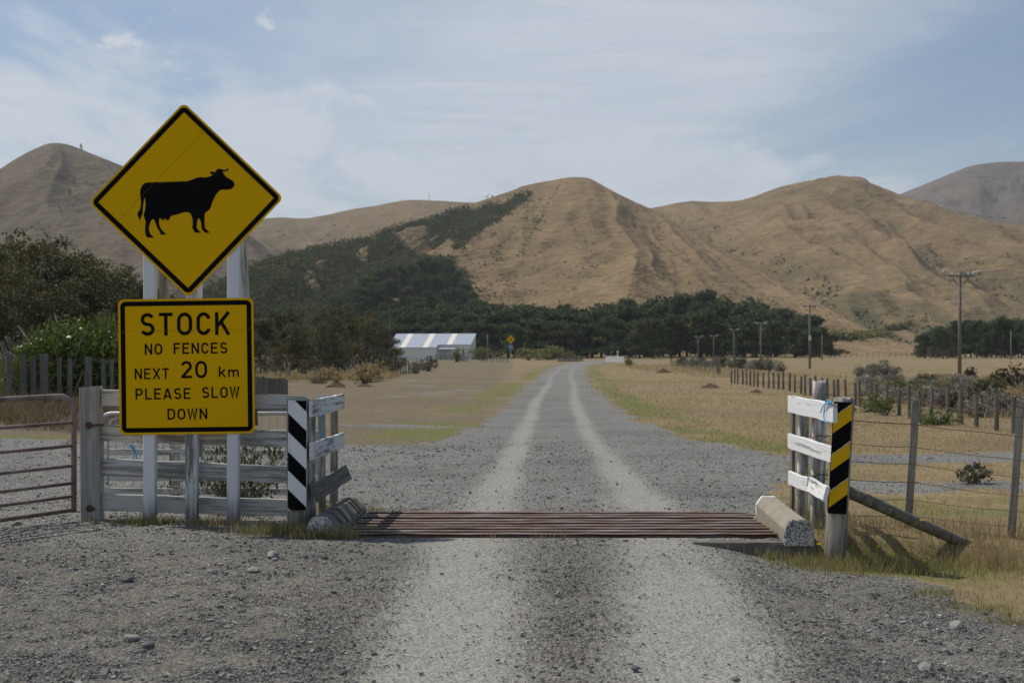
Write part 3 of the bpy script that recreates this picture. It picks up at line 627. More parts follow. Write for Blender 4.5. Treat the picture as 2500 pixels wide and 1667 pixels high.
def square_post(name, parent, base, top, wx, wy, mat, seed=0, wob=0.004, slant=0.0, yaw=0.0):
    rj = random.Random(seed*19+1); L = (Vector(top)-Vector(base)).length; b = MB(); k = 8; c = min(wx, wy)*0.07
    prof = [(-wx/2+c, -wy/2), (wx/2-c, -wy/2), (wx/2, -wy/2+c), (wx/2, wy/2-c), (wx/2-c, wy/2), (-wx/2+c, wy/2), (-wx/2, wy/2-c), (-wx/2, -wy/2+c)]
    for i in range(k+1):
        dx, dy = rj.uniform(-wob, wob)*0.55, rj.uniform(-wob, wob)*0.55
        for (x, y) in prof: b.v.append((x+dx+rj.uniform(-1, 1)*wob*0.4, y+dy, L*i/k+(slant*x/wx if i == k else 0)))
    for i in range(k):
        for j in range(8): b.f.append((i*8+j, i*8+(j+1) % 8, (i+1)*8+(j+1) % 8, (i+1)*8+j))
    b.f.append(tuple(k*8+j for j in range(8))); b.f.append(tuple(reversed(range(8))))
    Z = (Vector(top)-Vector(base)).normalized(); X = Vector((math.cos(yaw), math.sin(yaw), 0)); X = (X-Z*X.dot(Z)).normalized(); Y = Z.cross(X)
    o = b.build(name, mat, parent); W = Matrix((X, Y, Z)).transposed().to_4x4(); W.translation = Vector(base)-(parent.location if parent else Vector()); o.matrix_basis = W
    return o
def wire(name, parent, pts, r=0.003, sag=0.0, seed=0, mat='wire', wig=0.004, n=5):
    rj = random.Random(seed+900); out = []; loc = parent.location if parent else Vector()
    pts = [Vector(p) for p in pts]
    for a_, b_ in zip(pts[:-1], pts[1:]):
        k = max(3, int((b_-a_).length/0.35)); k = min(k, 24)
        for i in range(k):
            t = i/k; q = a_.lerp(b_, t); q.z -= sag*4*t*(1-t); q += Vector((0, rj.uniform(-wig, wig), rj.uniform(-wig, wig))) if i else Vector(); out.append(q-loc)
    out.append(pts[-1]-loc)
    return MB().tube(out, r, n).build(name, M[mat], parent, smooth=True)
def clip_poly(poly, f):
    out = []
    for i, p in enumerate(poly):
        q = poly[(i+1) % len(poly)]; fp, fq = f(p), f(q)
        if fp >= 0: out.append(p)
        if (fp >= 0) != (fq >= 0):
            t = fp/(fp-fq); out.append((p[0]+(q[0]-p[0])*t, p[1]+(q[1]-p[1])*t))
    return out
def hazard_panel(parent, origin, W, H, tilt, base_mat, stripe_mat, slope, starts, band, torn=False, wedge=None):
    """board facing the road with slanting stripes; origin = lower left front corner"""
    b = MB().box((W/2, 0.009, H/2), (W, 0.018, H)); loc = parent.location
    o = b.build('hazard_panel', M[base_mat], parent, bevel=0.0015); o.location = Vector(origin)-loc; o.rotation_euler = (0, R(tilt), 0)
    rj = random.Random(int(W*999)+len(starts))
    for v0 in starts:
        rect = [(0.001, 0.001), (W-0.001, 0.001), (W-0.001, H-0.001), (0.001, H-0.001)]
        pl = clip_poly(rect, lambda p: p[1]-(v0+slope*p[0])); pl = clip_poly(pl, lambda p: (v0+band+slope*p[0])-p[1]) if pl else []
        if len(pl) < 3: continue
        st = MB().add([(p[0], -0.0020, p[1]) for p in pl], [tuple(range(len(pl)))]).build('stripe', M[stripe_mat], o)
        if torn:   # ragged pale edge where the reflective tape has torn
            t0 = clip_poly(rect, lambda p: p[1]-(v0+band-0.001+slope*p[0])); vs = []; k = 14
            for i in range(k+1):
                u = W*i/k; zc = v0+band+slope*u
                vs.append((u, zc))
            vs = [q for q in vs if 0.004 < q[1] < H-0.012]
            if len(vs) > 3:
                up = [(u, -0.0026, z+rj.uniform(0.001, 0.006)) for u, z in vs]; dn = [(u, -0.0026, z-rj.uniform(0.0, 0.004)) for u, z in vs]
                n_ = len(vs); MB().add(up+dn, [(i, n_+i, n_+i+1, i+1) for i in range(n_-1)]).build('torn_edge', M['torn_edge'], o)
    for (u, v) in ((0.10*W, 0.17*H), (0.9*W, 0.37*H), (0.12*W, 0.55*H), (0.92*W, 0.63*H), (0.1*W, 0.86*H)):
        MB().tube([(u, 0.0, v), (u, -0.0045, v)], 0.0045, 8).build('nail_head', M['wire'], o)
    return o
# ------------------------------------------------------------------ the big stock warning sign
SY = 12.70
S_ = thing('stock_warning_sign', 'tall yellow cattle warning sign, diamond above square text panel, on white posts', 'road sign', (-3.06, SY+0.06, 0))
def rrect(w, h, r, n=7):
    P = []
    for cx, cz, a0 in ((w/2-r, h/2-r, 0), (-w/2+r, h/2-r, 90), (-w/2+r, -h/2+r, 180), (w/2-r, -h/2+r, 270)):
        P += arc(cx, cz, r, r, a0, a0+90, n)
    return P
def sign_plate(name, parent, P, th, mat):
    n = len(P); b = MB()
    b.add([(x, 0, z) for x, z in P]+[(x, th, z) for x, z in P], [tuple(range(n))[::-1], tuple(range(n, 2*n))]+[(i, (i+1) % n, n+(i+1) % n, n+i) for i in range(n)])
    return b.build(name, M[mat], parent)
def border_ring(parent, w, h, r, lw, off=0.0016):
    A = rrect(w, h, r); B = rrect(w-2*lw, h-2*lw, max(r-lw, 0.008)); n = len(A)
    return MB().add([(x, -off, z) for x, z in A]+[(x, -off, z) for x, z in B], [(i, n+i, n+(i+1) % n, (i+1) % n) for i in range(n)]).build('border', M['sign_black'], parent)
PPM = FN/SY
dia = sign_plate('diamond_panel', S_, rrect(1.297, 1.297, 0.055), 0.004, 'sign_yellow')
dcx, dcz = (454.3-1250)/PPM, CAMH-(488.8-HN)/PPM
dia.location = Vector((dcx, SY, dcz))-S_.location; dia.rotation_euler = (0, R(45-1.35), 0)
border_ring(dia, 1.297-0.038, 1.297-0.038, 0.05, 0.046)
COW = [(937,643),(990,641),(1100,638),(1198,634),(1215,628),(1235,620),(1265,609),(1290,609),(1315,611),(1340,603),(1356,596),(1352,590),(1341,584),(1340,573),(1350,573),(1372,578),(1378,566),(1392,555),(1410,556),(1425,562),(1440,562),(1449,556),(1453,550),(1460,553),(1456,564),(1445,571),(1420,574),(1425,584),(1437,600),(1448,610),(1480,628),(1494,642),(1498,657),(1490,672),(1475,684),(1450,689),(1411,688),(1392,703),(1374,728),(1356,765),(1345,800),(1336,816),(1308,836),(1305,860),(1305,900),(1308,932),(1325,950),(1340,963),(1311,964),(1288,942),(1285,920),(1283,895),(1272,872),(1265,870),(1258,890),(1255,930),(1268,950),(1287,962),(1243,963),(1232,940),(1226,932),(1230,900),(1229,878),(1220,850),(1212,838),(1195,831),(1170,833),(1135,846),(1100,852),(1090,858),(1073,888),(1052,873),(1036,886),(1028,872),(1020,870),(1015,880),(1015,905),(1025,935),(1045,958),(1061,973),(1026,975),(1020,957),(1005,935),(993,905),(985,880),(972,875),(962,890),(952,920),(951,950),(962,975),(985,993),(938,994),(927,970),(926,930),(930,890),(920,865),(917,845),(925,820),(929,780),(926,745),(922,738),(918,760),(912,800),(910,840),(900,865),(890,886),(885,884),(888,875),(878,850),(878,838),(895,810),(900,775),(897,740),(893,710),(896,685),(908,660),(920,648)]
cw = [((x/2.6133-454.3)/PPM, -(200+y/2.6133-488.8)/PPM) for x, y in COW]
ca = R(45-1.35)   # into the turned panel's own frame
cowv = [(x*math.cos(-ca)+z*math.sin(-ca), -0.0019, -x*math.sin(-ca)+z*math.cos(-ca)) for x, z in cw]
MB().add(cowv, [tuple(range(len(cowv)))]).build('cow_symbol', M['sign_black'], dia)
txt = sign_plate('text_panel', S_, rrect(1.272, 1.272, 0.05), 0.004, 'sign_yellow')
txt.location = Vector(((455.4-1250)/PPM, SY-0.001, CAMH-(894.4-HN)/PPM))-S_.location; txt.rotation_euler = (0, R(-0.75), 0)
border_ring(txt, 1.272-0.042, 1.272-0.042, 0.05, 0.044)
def seam(parent, x0, z0, x1, z1, w):
    d = Vector((x1-x0, z1-z0)).normalized()*w/2; n = Vector((-d.y, d.x))
    MB().add([(x0+n.x, -0.0024, z0+n.y), (x0-n.x, -0.0024, z0-n.y), (x1-n.x, -0.0024, z1-n.y), (x1+n.x, -0.0024, z1+n.y)], [(0, 1, 2, 3)]).build('seam', M['panel_seam'], parent)
seam(dia, -0.328, -0.60, -0.326, 0.60, 0.0022)
seam(txt, -0.61, 0.335, 0.61, 0.339, 0.0022)
def glyph(ch, w, s):
    a_ = s/2; x0, x1, y0, y1 = a_, w-a_, a_, 1-a_; cx = w/2; rx = (x1-x0)/2; L = []
    def add(P, closed=False): L.append((P, closed))
    if ch == 'S':
        q = (y1-y0)/4; rt = min(rx*0.93, rx)
        P = arc(cx, y1-q, rt, q, 22, 270, 18)+arc(cx, y0+q, rx, q, 90, -158, 18)[1:]; add(P)
    elif ch == 'T': add([(0, y1), (w, y1)]); add([(cx, 0), (cx, y1)])
    elif ch in 'O0':
        ry = min((y1-y0)/2, rx*1.12); add(arc(cx, y1-ry, rx, ry, 0, 180, 14)+arc(cx, y0+ry, rx, ry, 180, 360, 14), True)
    elif ch == 'C':
        ry = min((y1-y0)/2, rx*1.12); add(arc(cx, y1-ry, rx, ry, 12, 180, 14)+arc(cx, y0+ry, rx, ry, 180, 348, 14))
    elif ch == 'K': add([(x0, 0), (x0, 1)]); add([(x1+a_*0.2, 1.0), (x0, 0.36)]); add([(x0+(x1-x0)*0.36, 0.58), (x1+a_*0.2, 0)])
    elif ch == 'N': add([(x0, 0), (x0, 1)]); add([(x1, 0), (x1, 1)]); add([(x0, 1-a_*0.6), (x1, a_*0.6)])
    elif ch == 'F': add([(x0, 0), (x0, 1)]); add([(x0, y1), (w, y1)]); add([(x0, 0.53), (w*0.86, 0.53)])
    elif ch == 'E': add([(x0, 0), (x0, 1)]); add([(x0, y1), (w, y1)]); add([(x0, 0.52), (w*0.87, 0.52)]); add([(x0, y0), (w, y0)])
    elif ch == 'X': add([(x0*0.7, 0), (x1+a_*0.3, 1)]); add([(x1+a_*0.3, 0), (x0*0.7, 1)])
    elif ch == 'L': add([(x0, 1), (x0, 0)]); add([(x0, y0), (w, y0)])
    elif ch == 'A': add([(x0*0.6, 0), (cx, 1-a_*0.3)]); add([(x1+a_*0.4, 0), (cx, 1-a_*0.3)]); add([(w*0.2, 0.27), (w*0.8, 0.27)])
    elif ch == 'W': add([(x0*0.6, 1), (w*0.27, a_*0.4), (cx, 0.96), (w*0.73, a_*0.4), (x1+a_*0.4, 1)])
    elif ch == 'P':
        q = (y1-0.44)/2; add([(x0, 0), (x0, 1)]); add([(x0, y1), (w*0.55, y1)]+arc(w*0.55, y1-q, x1-w*0.55, q, 80, -80, 12)+[(w*0.55, y1-2*q), (x0, y1-2*q)])
    elif ch == 'D':
        ry = (y1-y0)/2; add([(x0, 0), (x0, 1)]); add([(x0, y1), (w*0.42, y1)]+arc(w*0.42, y1-rx*0.95, x1-w*0.42, rx*0.95, 82, 0, 8)+arc(w*0.42, y0+rx*0.95, x1-w*0.42, rx*0.95, 0, -82, 8)+[(w*0.42, y0), (x0, y0)])
    elif ch == '2':
        ry = rx*0.95; yc = y1-ry; add(arc(cx, yc, rx, ry, 165, -28, 16)+[(x0+0.02, y0+0.02)]); add([(x0-a_*0.6, y0), (w, y0)])
    elif ch == 'k': add([(x0, 0), (x0, 1.0)]); add([(x1, 0.70), (x0, 0.26)]); add([(x0+(x1-x0)*0.36, 0.42), (x1+a_*0.4, 0)])
    elif ch == 'm':
        q = (x1-x0)/4; yt = 0.70-a_; add([(x0, 0), (x0, 0.70)])
        add(arc(x0+q, yt-q, q, q, 180, 0, 10)+[(x0+2*q, 0)]); add(arc(x0+3*q, yt-q, q, q, 180, 0, 10)+[(x1, 0)])
    return L
GW = {'S': .62, 'T': .60, 'O': .66, 'C': .62, 'K': .66, 'N': .64, 'F': .55, 'E': .58, 'X': .64, 'L': .56, 'A': .70, 'W': .80, 'P': .62, 'D': .64, '2': .62, '0': .66, 'k': .56, 'm': .86}
def textline(words, sw):
    """words: (text, x0, x1, ytop, ybottom) measured on the panel photo crop, 742 px = 1.272 m"""
    K = 1.272/742.0
    for tx, px0, px1, pt, pb in words:
        V = []; F = []
        h = (pb-pt)*K; Wd = (px1-px0)*K/h; tot = sum(GW[c] for c in tx); n = len(tx)
        gap = 0.19; sc = Wd/(tot+gap*(n-1)) if n > 1 else Wd/tot
        x = (px0-1019.5)*K; zb = -(pb-436.5)*K
        for c in tx:
            v, f = stroke_mesh(glyph(c, GW[c]*sc, sw), sw); b = len(V)
            V += [(x+p[0]*h, -0.0019+p[1]*h*0.3, zb+p[2]*h) for p in v]; F += [tuple(b+i for i in q) for q in f]
            x += (GW[c]+gap)*sc*h
        MB().add(V, F).build('lettering', M['sign_black'], txt)
textline([('STOCK', 770, 1262, 141, 266)], 0.150)
textline([('NO', 792, 888, 309, 370), ('FENCES', 950, 1245, 307, 368)], 0.155)
textline([('NEXT', 735, 924, 444, 504), ('20', 988, 1132, 407, 501), ('km', 1196, 1306, 438, 497)], 0.150)
textline([('PLEASE', 738, 1040, 554, 615), ('SLOW', 1103, 1307, 550, 611)], 0.155)
textline([('DOWN', 912, 1130, 666, 727)], 0.155)
PY = SY+0.062
for (xn, topz, mat, wx) in ((366, 2.75, 'white_post', 0.112), (468.5, 2.55, 'worn_white_post', 0.112), (570, 2.85, 'white_post', 0.108)):
    x = (xn-1250)/(FN/PY)
    square_post('post', S_, (x, PY, -0.25), (x+0.005, PY, topz), wx, 0.10, M[mat], int(xn))
for (xa, xb, yb, zt) in ((385, 377, 0.125, 2.9), (589, 572, 0.125, 2.95)):   # timbers propped up behind the panels
    square_post('brace', S_, ((xa+22-1250)/(FN/PY), PY+yb+0.04, 0.9), ((xb-1250)/(FN/PY)+0.02, PY+yb, zt), 0.085, 0.055, M['pale_post'], xa)
square_post('brace', S_, ((478-1250)/(FN/PY), PY+0.16, 0.6), ((478.5-1250)/(FN/PY), PY+0.14, 2.5), 0.05, 0.05, M['white_post'], 9)
hw = MB()
for (x, z) in ((-0.33, 0.02), (0.32, 0.03), (-0.42, 1.05), (0.40, 1.07), (-0.4, 0.45), (0.4, 0.47)): hw.box((x, -0.024, z+1.0), (0.05, 0.04, 0.035))
# ------------------------------------------------------------------ left board fence with its wing along the road
F_ = thing('board_fence', 'weathered white board fence behind the yellow sign with a black and white striped end post', 'fence', (-3.0, 12.85, 0))
gp = square_post('gate_post', F_, (-4.015, 12.96, -0.3), (-4.035, 12.96, 1.272), 0.186, 0.17, M['gate_wood'], 3, 0.006, 0.012)
for z in (0.915, 0.125):   # rusty gate hinge bolts with plates
    hb = MB().tube([(0.0, -0.10, z+0.29), (0.0, -0.085, z+0.29)], 0.034, 10); hb.tube([(0.0, -0.125, z+0.29), (0, -0.08, z+0.29)], 0.016, 8); hb.tube([(0.0, -0.112, z+0.29), (0.15, -0.112, z+0.297)], 0.011, 8) if z > 0.5 else hb.tube([(0.0, -0.112, z+0.29), (0.05, -0.112, z+0.29)], 0.014, 8)
    hb.build('hinge_bolt', M['rusty_steel'], gp)
fl, fr = Vector((-3.93, 12.96, 0)), Vector((-1.97, 12.86, 0))
for i, (za, zb, h, mt) in enumerate(((1.167, 1.11, 0.155, 'worn_white_board'), (0.832, 0.77, 0.16, 'worn_white_board'), (0.505, 0.432, 0.16, 'worn_white_board'), (0.165, 0.118, 0.16, 'pale_board'))):
    board('board', F_, fl+Vector((0, 0, za)), fr+Vector((0, 0, zb)), h, 0.036, M[mt], seed=i+1, segs=16, wob=0.005)
sp_ = round_post('end_post', F_, (-1.915, 12.15, -0.3), (-1.925, 12.15, 1.182), 0.105, M['post_wood'], 4)
sh = MB().box((0, 0, 0), (0.06, 0.13, 1.18)); 
hazard_panel(F_, ((702.5-1250)/274.3, 12.025, 0.196), 0.165, 0.978, 0.3, 'hazard_white', 'sign_black', -0.98, (0.025, 0.358, 0.70, 1.035), 0.165)
round_post('wing_post', F_, (-1.885, 12.52, -0.3), (-1.885, 12.52, 1.13), 0.068, M['patchy_white_post'], 6)
square_post('wing_post', F_, (-2.0, 12.93, -0.3), (-2.0, 12.93, 1.15), 0.10, 0.08, M['fence_post_wood'], 9)
square_post('wing_post', F_, (-1.865, 13.28, -0.3), (-1.87, 13.28, 1.05), 0.07, 0.05, M['pale_post'], 7)
round_post('wing_post', F_, (-1.80, 13.62, -0.3), (-1.795, 13.62, 1.10), 0.045, M['post_wood'], 8)
n_, f_ = Vector((-1.79, 12.03, 0)), Vector((-1.725, 13.78, 0))
board('wing_board', F_, n_+Vector((0, 0, 1.10)), f_+Vector((0, 0, 1.10)), 0.155, 0.034, M['flaky_white_board'], seed=11, wob=0.006)
board('wing_board', F_, n_+Vector((0, 0, 0.718)), f_+Vector((0, 0, 0.704)), 0.155, 0.034, M['flaky_white_board'], seed=12, wob=0.006)
board('wing_board', F_, n_+Vector((0.03, 0.03, 0.352)), f_+Vector((0.045, 0.02, 0.372)), 0.16, 0.04, M['mossy_board'], up=(-0.42, 0, 1), seed=13, wob=0.007)
# twine on the wing
def twine(name, label, paths, r=0.0055):
    p0 = Vector(paths[0][0]); b = MB()
    for P in paths:
        Q = [Vector(p)-p0 for p in P]; out = []
        for i in range(len(Q)-1):
            p_, q_ = Q[max(i-1, 0)], Q[min(i+2, len(Q)-1)]
            for t in (0, 0.25, 0.5, 0.75):
                a0 = -0.5*t+t*t-0.5*t**3; a1 = 1-2.5*t*t+1.5*t**3; a2 = 0.5*t+2*t*t-1.5*t**3; a3 = -0.5*t*t+0.5*t**3
                out.append(p_*a0+Q[i]*a1+Q[i+1]*a2+q_*a3)
        out.append(Q[-1]); b.tube(out, r, 6)
    return tag(b.build(name, M['twine'], None, loc=p0, smooth=True), label, 'twine')
tw = lambda X, Y, x=-1.762: PN(600+X/3.137, 900+Y/3.137, 12.62) + Vector((0, 0, 0))
twine('blue_twine', 'blue baling twine knotted over the top two boards of the left wing', [
    [tw(548, 217), tw(565, 208), tw(590, 204), tw(606, 212), tw(607, 235), tw(598, 262), tw(590, 240), tw(578, 222), tw(560, 216)],
    [tw(598, 260), tw(590, 290), tw(583, 312), tw(596, 318), tw(598, 290), tw(602, 262), tw(607, 240)],
    [tw(588, 312), tw(592, 340), tw(582, 362), tw(555, 362), tw(570, 372), tw(585, 365), tw(598, 375), tw(598, 410), tw(590, 445), tw(588, 480), tw(586, 520)],
    [tw(578, 368), tw(560, 400), tw(557, 440), tw(562, 480), tw(572, 505), tw(580, 522)],
    [tw(566, 505), tw(590, 510), tw(610, 535), tw(636, 548), tw(660, 572), tw(676, 602)], [tw(556, 532), tw(566, 508), tw(578, 505)]], 0.0038)
# ------------------------------------------------------------------ right wing
W_ = thing('road_wing_fence', 'short white board wing beside the road with a black and yellow striped post', 'fence', (2.7, 11.9, 0))
round_post('striped_post', W_, (2.662, 11.22, -0.4), (2.757, 11.22, 1.222), 0.092, M['post_wood'], 21)
round_post('tall_post', W_, (2.775, 12.30, -0.3), (2.80, 12.30, 1.335), 0.068, M['patchy_white_post'], 22, ragged=0.016)
round_post('back_post', W_, (2.755, 12.86, -0.3), (2.775, 12.86, 1.12), 0.054, M['patchy_white_post'], 23)
square_post('back_post', W_, (2.70, 13.06, -0.3), (2.72, 13.06, 1.14), 0.03, 0.09, M['fence_post_wood'], 24)
hazard_panel(W_, ((2021.5-1250)/297.5, 11.095, 0.280), 0.152, 0.918, 3.2, 'sign_black', 'hazard_yellow', 0.80, (0.045, 0.345, 0.655), 0.135, torn=True)
nr, fr2 = Vector((2.652, 11.09, 0)), Vector((2.665, 12.98, 0))
board('wing_board', W_, nr+Vector((0, 0, 1.10)), fr2+Vector((0, 0, 1.108)), 0.160, 0.036, M['white_board'], seed=31, wob=0.005)
board('wing_board', W_, nr+Vector((-0.012, 0.02, 0.757)), fr2+Vector((0.0, 0, 0.75)), 0.14, 0.036, M['white_board'], seed=32, wob=0.005)
board('wing_board', W_, (2.668, 12.99, 0.395), (2.662, 12.12, 0.412), 0.13, 0.034, M['white_board'], seed=33, segs=5, wob=0.006)
board('broken_board', W_, (2.668, 12.10, 0.418), (2.572, 11.06, 0.442), 0.125, 0.034, M['white_board'], up=(0.25, 0, 1), seed=34, segs=6, wob=0.008)
round_post('brace', W_, (4.02, 11.78, -0.10), (2.80, 11.32, 0.44), 0.050, M['brace_wood'], 36, taper=1.04)
for zq in (0.84, 0.49):
    cpt = Vector((2.79, 12.30, zq)); wire('tie_wire', W_, [cpt+Vector((0.074*math.cos(t), 0.074*math.sin(t), 0.01*math.sin(3*t))) for t in [k*2*math.pi/14 for k in range(15)]]+[cpt+Vector((0.3, 0.06, -0.01))], 0.004, mat='rusty_steel', wig=0.001)
ty = lambda X, Y: PN(1700+X/2.94, 880+Y/2.94, FN*2.618/(450+X/2.94))
twine('blue_twine', 'blue baling twine tied round the top board of the right wing', [
    [ty(925, 296), ty(940, 286), ty(962, 292), ty(968, 304), ty(948, 306), ty(930, 298)], [ty(935, 300), ty(915, 320), ty(900, 350), ty(892, 374)],
    [ty(942, 304), ty(922, 330), ty(916, 370), ty(918, 415), ty(928, 440), ty(950, 447)], [ty(944, 292), ty(950, 300), ty(960, 298)]], 0.0045)
# ------------------------------------------------------------------ cattle grid
G_ = thing('cattle_grid', 'rusty steel cattle grid of long rails crossing the gravel road', 'cattle grid', (0.44, 12.5, 0))
gx = lambda x: x-0.44
def rail(y, seed):
    rj = random.Random(seed); b = MB(); prof = [(-0.034, 0.003), (-0.016, -0.008), (-0.008, -0.016), (-0.008, -0.10), (-0.04, -0.112), (-0.04, -0.122), (0.04, -0.122), (0.04, -0.112), (0.008, -0.10), (0.008, -0.016), (0.016, -0.008), (0.034, 0.003), (0.022, 0.010), (-0.022, 0.010)]
    n = len(prof); k = 16; zz = 0.020+rj.uniform(-0.004, 0.004); yy = rj.uniform(-0.01, 0.01)
    for i in range(k+1):
        x = -1.43+(2.31+1.43)*i/k; dz = rj.uniform(-0.0025, 0.0025)
        for (py, pz) in prof: b.v.append((gx(x), y-12.5+py+yy, zz+pz+dz))
    for i in range(k):
        for j in range(n): b.f.append((i*n+j, i*n+(j+1) % n, (i+1)*n+(j+1) % n, (i+1)*n+j))
    b.f.append(tuple(range(n))[::-1]); b.f.append(tuple(k*n+j for j in range(n)))
    return b.build('rail', M['rail_steel'], G_)
for k in range(9): rail(11.765+0.1975*k, 40+k)
MB().box((gx(0.43), 11.714-12.5, -0.075), (3.74, 0.018, 0.12)).build('front_plate', M['rusty_steel'], G_, bevel=0.002)
for x in (-1.0, 0.0, 0.9, 1.85): MB().box((gx(x), 0.06, -0.165), (0.12, 1.70, 0.12)).build('bearer', M['rusty_steel'], G_)
# kerb blocks
def kerb_mesh(prof, y0, y1, xo0, xo1, segs):
    b = MB(); n = len(prof)
    for i in range(segs+1):
        t = i/segs
        for (x, z) in prof: b.v.append((xo0+(xo1-xo0)*t+x, y0+(y1-y0)*t, z))
    for i in range(segs):
        for j in range(n): b.f.append((i*n+j, (i+1)*n+j, (i+1)*n+(j+1) % n, i*n+(j+1) % n))
    b.f.append(tuple(range(n))); b.f.append(tuple(segs*n+j for j in reversed(range(n))))
    return b
KP = [(0, -0.03), (0, 0.105), (0.055, 0.182), (0.185, 0.182), (0.242, 0.105), (0.242, -0.03)]
K_ = thing('kerb_block', 'tan concrete kerb block with flaky white end at the right side of the grid', 'kerb block', (2.35, 12.35, 0))
def shift(b, dx, dy): b.v = [(x-dx, y-dy, z) for x, y, z in b.v]; return b
def rough_ob(o, amp, cuts=3):
    bm = bmesh.new(); bm.from_mesh(o.data); bmesh.ops.subdivide_edges(bm, edges=bm.edges[:], cuts=cuts, use_grid_fill=True)
    rj = random.Random(5)
    for v in bm.verts: v.co += Vector((rj.uniform(-1, 1), rj.uniform(-1, 1), rj.uniform(-1, 1)))*amp
    bm.to_mesh(o.data); bm.free(); return o
shift(kerb_mesh(KP, 11.44, 13.27, 2.305, 2.40, 1), 2.35, 12.35).build('kerb_body', M['concrete'], K_, bevel=0.006)
K2 = [(-0.004, -0.035), (-0.006, 0.09), (0.04, 0.178), (0.07, 0.188), (0.18, 0.186), (0.215, 0.165), (0.246, 0.095), (0.246, -0.035)]
rough_ob(shift(kerb_mesh(K2, 11.395, 11.437, 2.303, 2.305, 1), 2.35, 12.35).build('painted_end', M['flaky_paint_concrete'], K_, bevel=0.012), 0.006, 3)
rough_ob(shift(kerb_mesh([(x*1.02-0.002, z+0.003) for x, z in KP], 13.273, 13.33, 2.40, 2.403, 1), 2.35, 12.35).build('painted_end', M['white_paint'], K_, bevel=0.006), 0.002, 2)
L_ = thing('kerb_block', 'stepped concrete kerb block, coloured dark for shade, at the left side of the grid', 'kerb block', (-1.6, 12.5, 0))
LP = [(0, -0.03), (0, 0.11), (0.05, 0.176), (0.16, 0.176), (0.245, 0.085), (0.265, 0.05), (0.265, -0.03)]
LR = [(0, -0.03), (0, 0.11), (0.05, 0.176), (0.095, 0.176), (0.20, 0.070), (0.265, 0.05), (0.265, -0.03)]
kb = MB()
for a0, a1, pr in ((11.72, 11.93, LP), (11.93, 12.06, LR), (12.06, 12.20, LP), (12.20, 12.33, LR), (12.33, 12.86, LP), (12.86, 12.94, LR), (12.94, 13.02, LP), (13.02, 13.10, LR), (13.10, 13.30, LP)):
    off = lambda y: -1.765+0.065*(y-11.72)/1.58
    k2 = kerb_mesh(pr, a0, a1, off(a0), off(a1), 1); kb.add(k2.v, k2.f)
shift(kb, -1.6, 12.5).build('kerb_body', M['shaded_concrete'], L_, jitter=0.0015)
rough_ob(shift(kerb_mesh([(x, z+0.002) for x, z in LP], 11.672, 11.717, -1.768, -1.766, 1), -1.6, 12.5).build('painted_end', M['flaky_paint_concrete'], L_, bevel=0.01), 0.005, 3)
fo = MB().box((0, 0, 0), (1.05, 0.155, 0.30)).build('concrete_footing', M['shaded_concrete'], None, loc=(2.06, 11.515, -0.157), bevel=0.01)
rough_ob(fo, 0.004, 3); tag(fo, 'concrete footing coloured dark for shade, showing below the right end of the grid', 'footing')
# ------------------------------------------------------------------ wire fence on the right
Q_ = thing('wire_fence', 'near wire fence with two thin grey leaning battens at right', 'fence', (4.0, 12.4, 0))
E0, E1 = Vector((3.68, 12.62, -0.25)), Vector((3.775, 12.62, 1.155)); F0, F1 = Vector((4.415, 12.0, -0.3)), Vector((4.512, 12.0, 1.095)); Gg0, Gg1 = Vector((5.5, 11.2, -0.3)), Vector((5.55, 11.2, 1.08))
for i, (p, q) in enumerate(((E0, E1), (F0, F1), (Gg0, Gg1))): square_post('post', Q_, p, q, 0.064, 0.045, M['post_wood'], 50+i, 0.003, yaw=-0.5)
def onpost(p, q, z): t = (z-p.z)/(q.z-p.z); return p.lerp(q, t)+Vector((-0.018, -0.034, 0))
for i, (zb, zf) in enumerate(((1.22, 1.03), (1.01, 0.86), (0.79, 0.655), (0.63, 0.50), (0.456, 0.335), (0.27, 0.2), (0.12, 0.06))):
    zm = zb+(zf-zb)*0.52
    wire('fence_wire', Q_, [(2.83, 12.25, zb), onpost(E0, E1, zm), onpost(F0, F1, zf), onpost(Gg0, Gg1, zf-0.04)], 0.0032 if i != 1 else 0.0045, 0.008, i, wig=0.006)
# ------------------------------------------------------------------ rusty pipe gate on the left
T_ = thing('pipe_gate', 'rusty brown tubular farm gate at the left edge', 'gate', (-4.2, 12.83, 0))
gd = Vector((-0.50, -0.74, 0)).normalized(); g0 = Vector((-4.165, 12.85, 0)); LG = 3.3
def gpt(s, z): return g0+gd*s+Vector((0, 0, z-0.02*s))-T_.location
fr_ = [gpt(0.0, 0.08), gpt(0, 1.02)]+[gpt(0.17-0.17*math.cos(R(a_)), 1.02+0.17*math.sin(R(a_))) for a_ in (15, 30, 45, 60, 75, 90)]+[gpt(LG-0.17, 1.19)]+[gpt(LG-0.17+0.17*math.sin(R(a_)), 1.02+0.17*math.cos(R(a_))) for a_ in (15, 30, 45, 60, 75, 90)]+[gpt(LG, 0.08)]
MB().tube(fr_, 0.026, 12).build('frame', M['gate_steel'], T_, smooth=True)
for z in (0.935, 0.715, 0.525, 0.36, 0.235, 0.105): MB().tube([gpt(0.02, z), gpt(LG-0.02, z)], 0.0175 if z > 0.2 else 0.022, 10).build('rail', M['gate_steel'], T_, smooth=True)
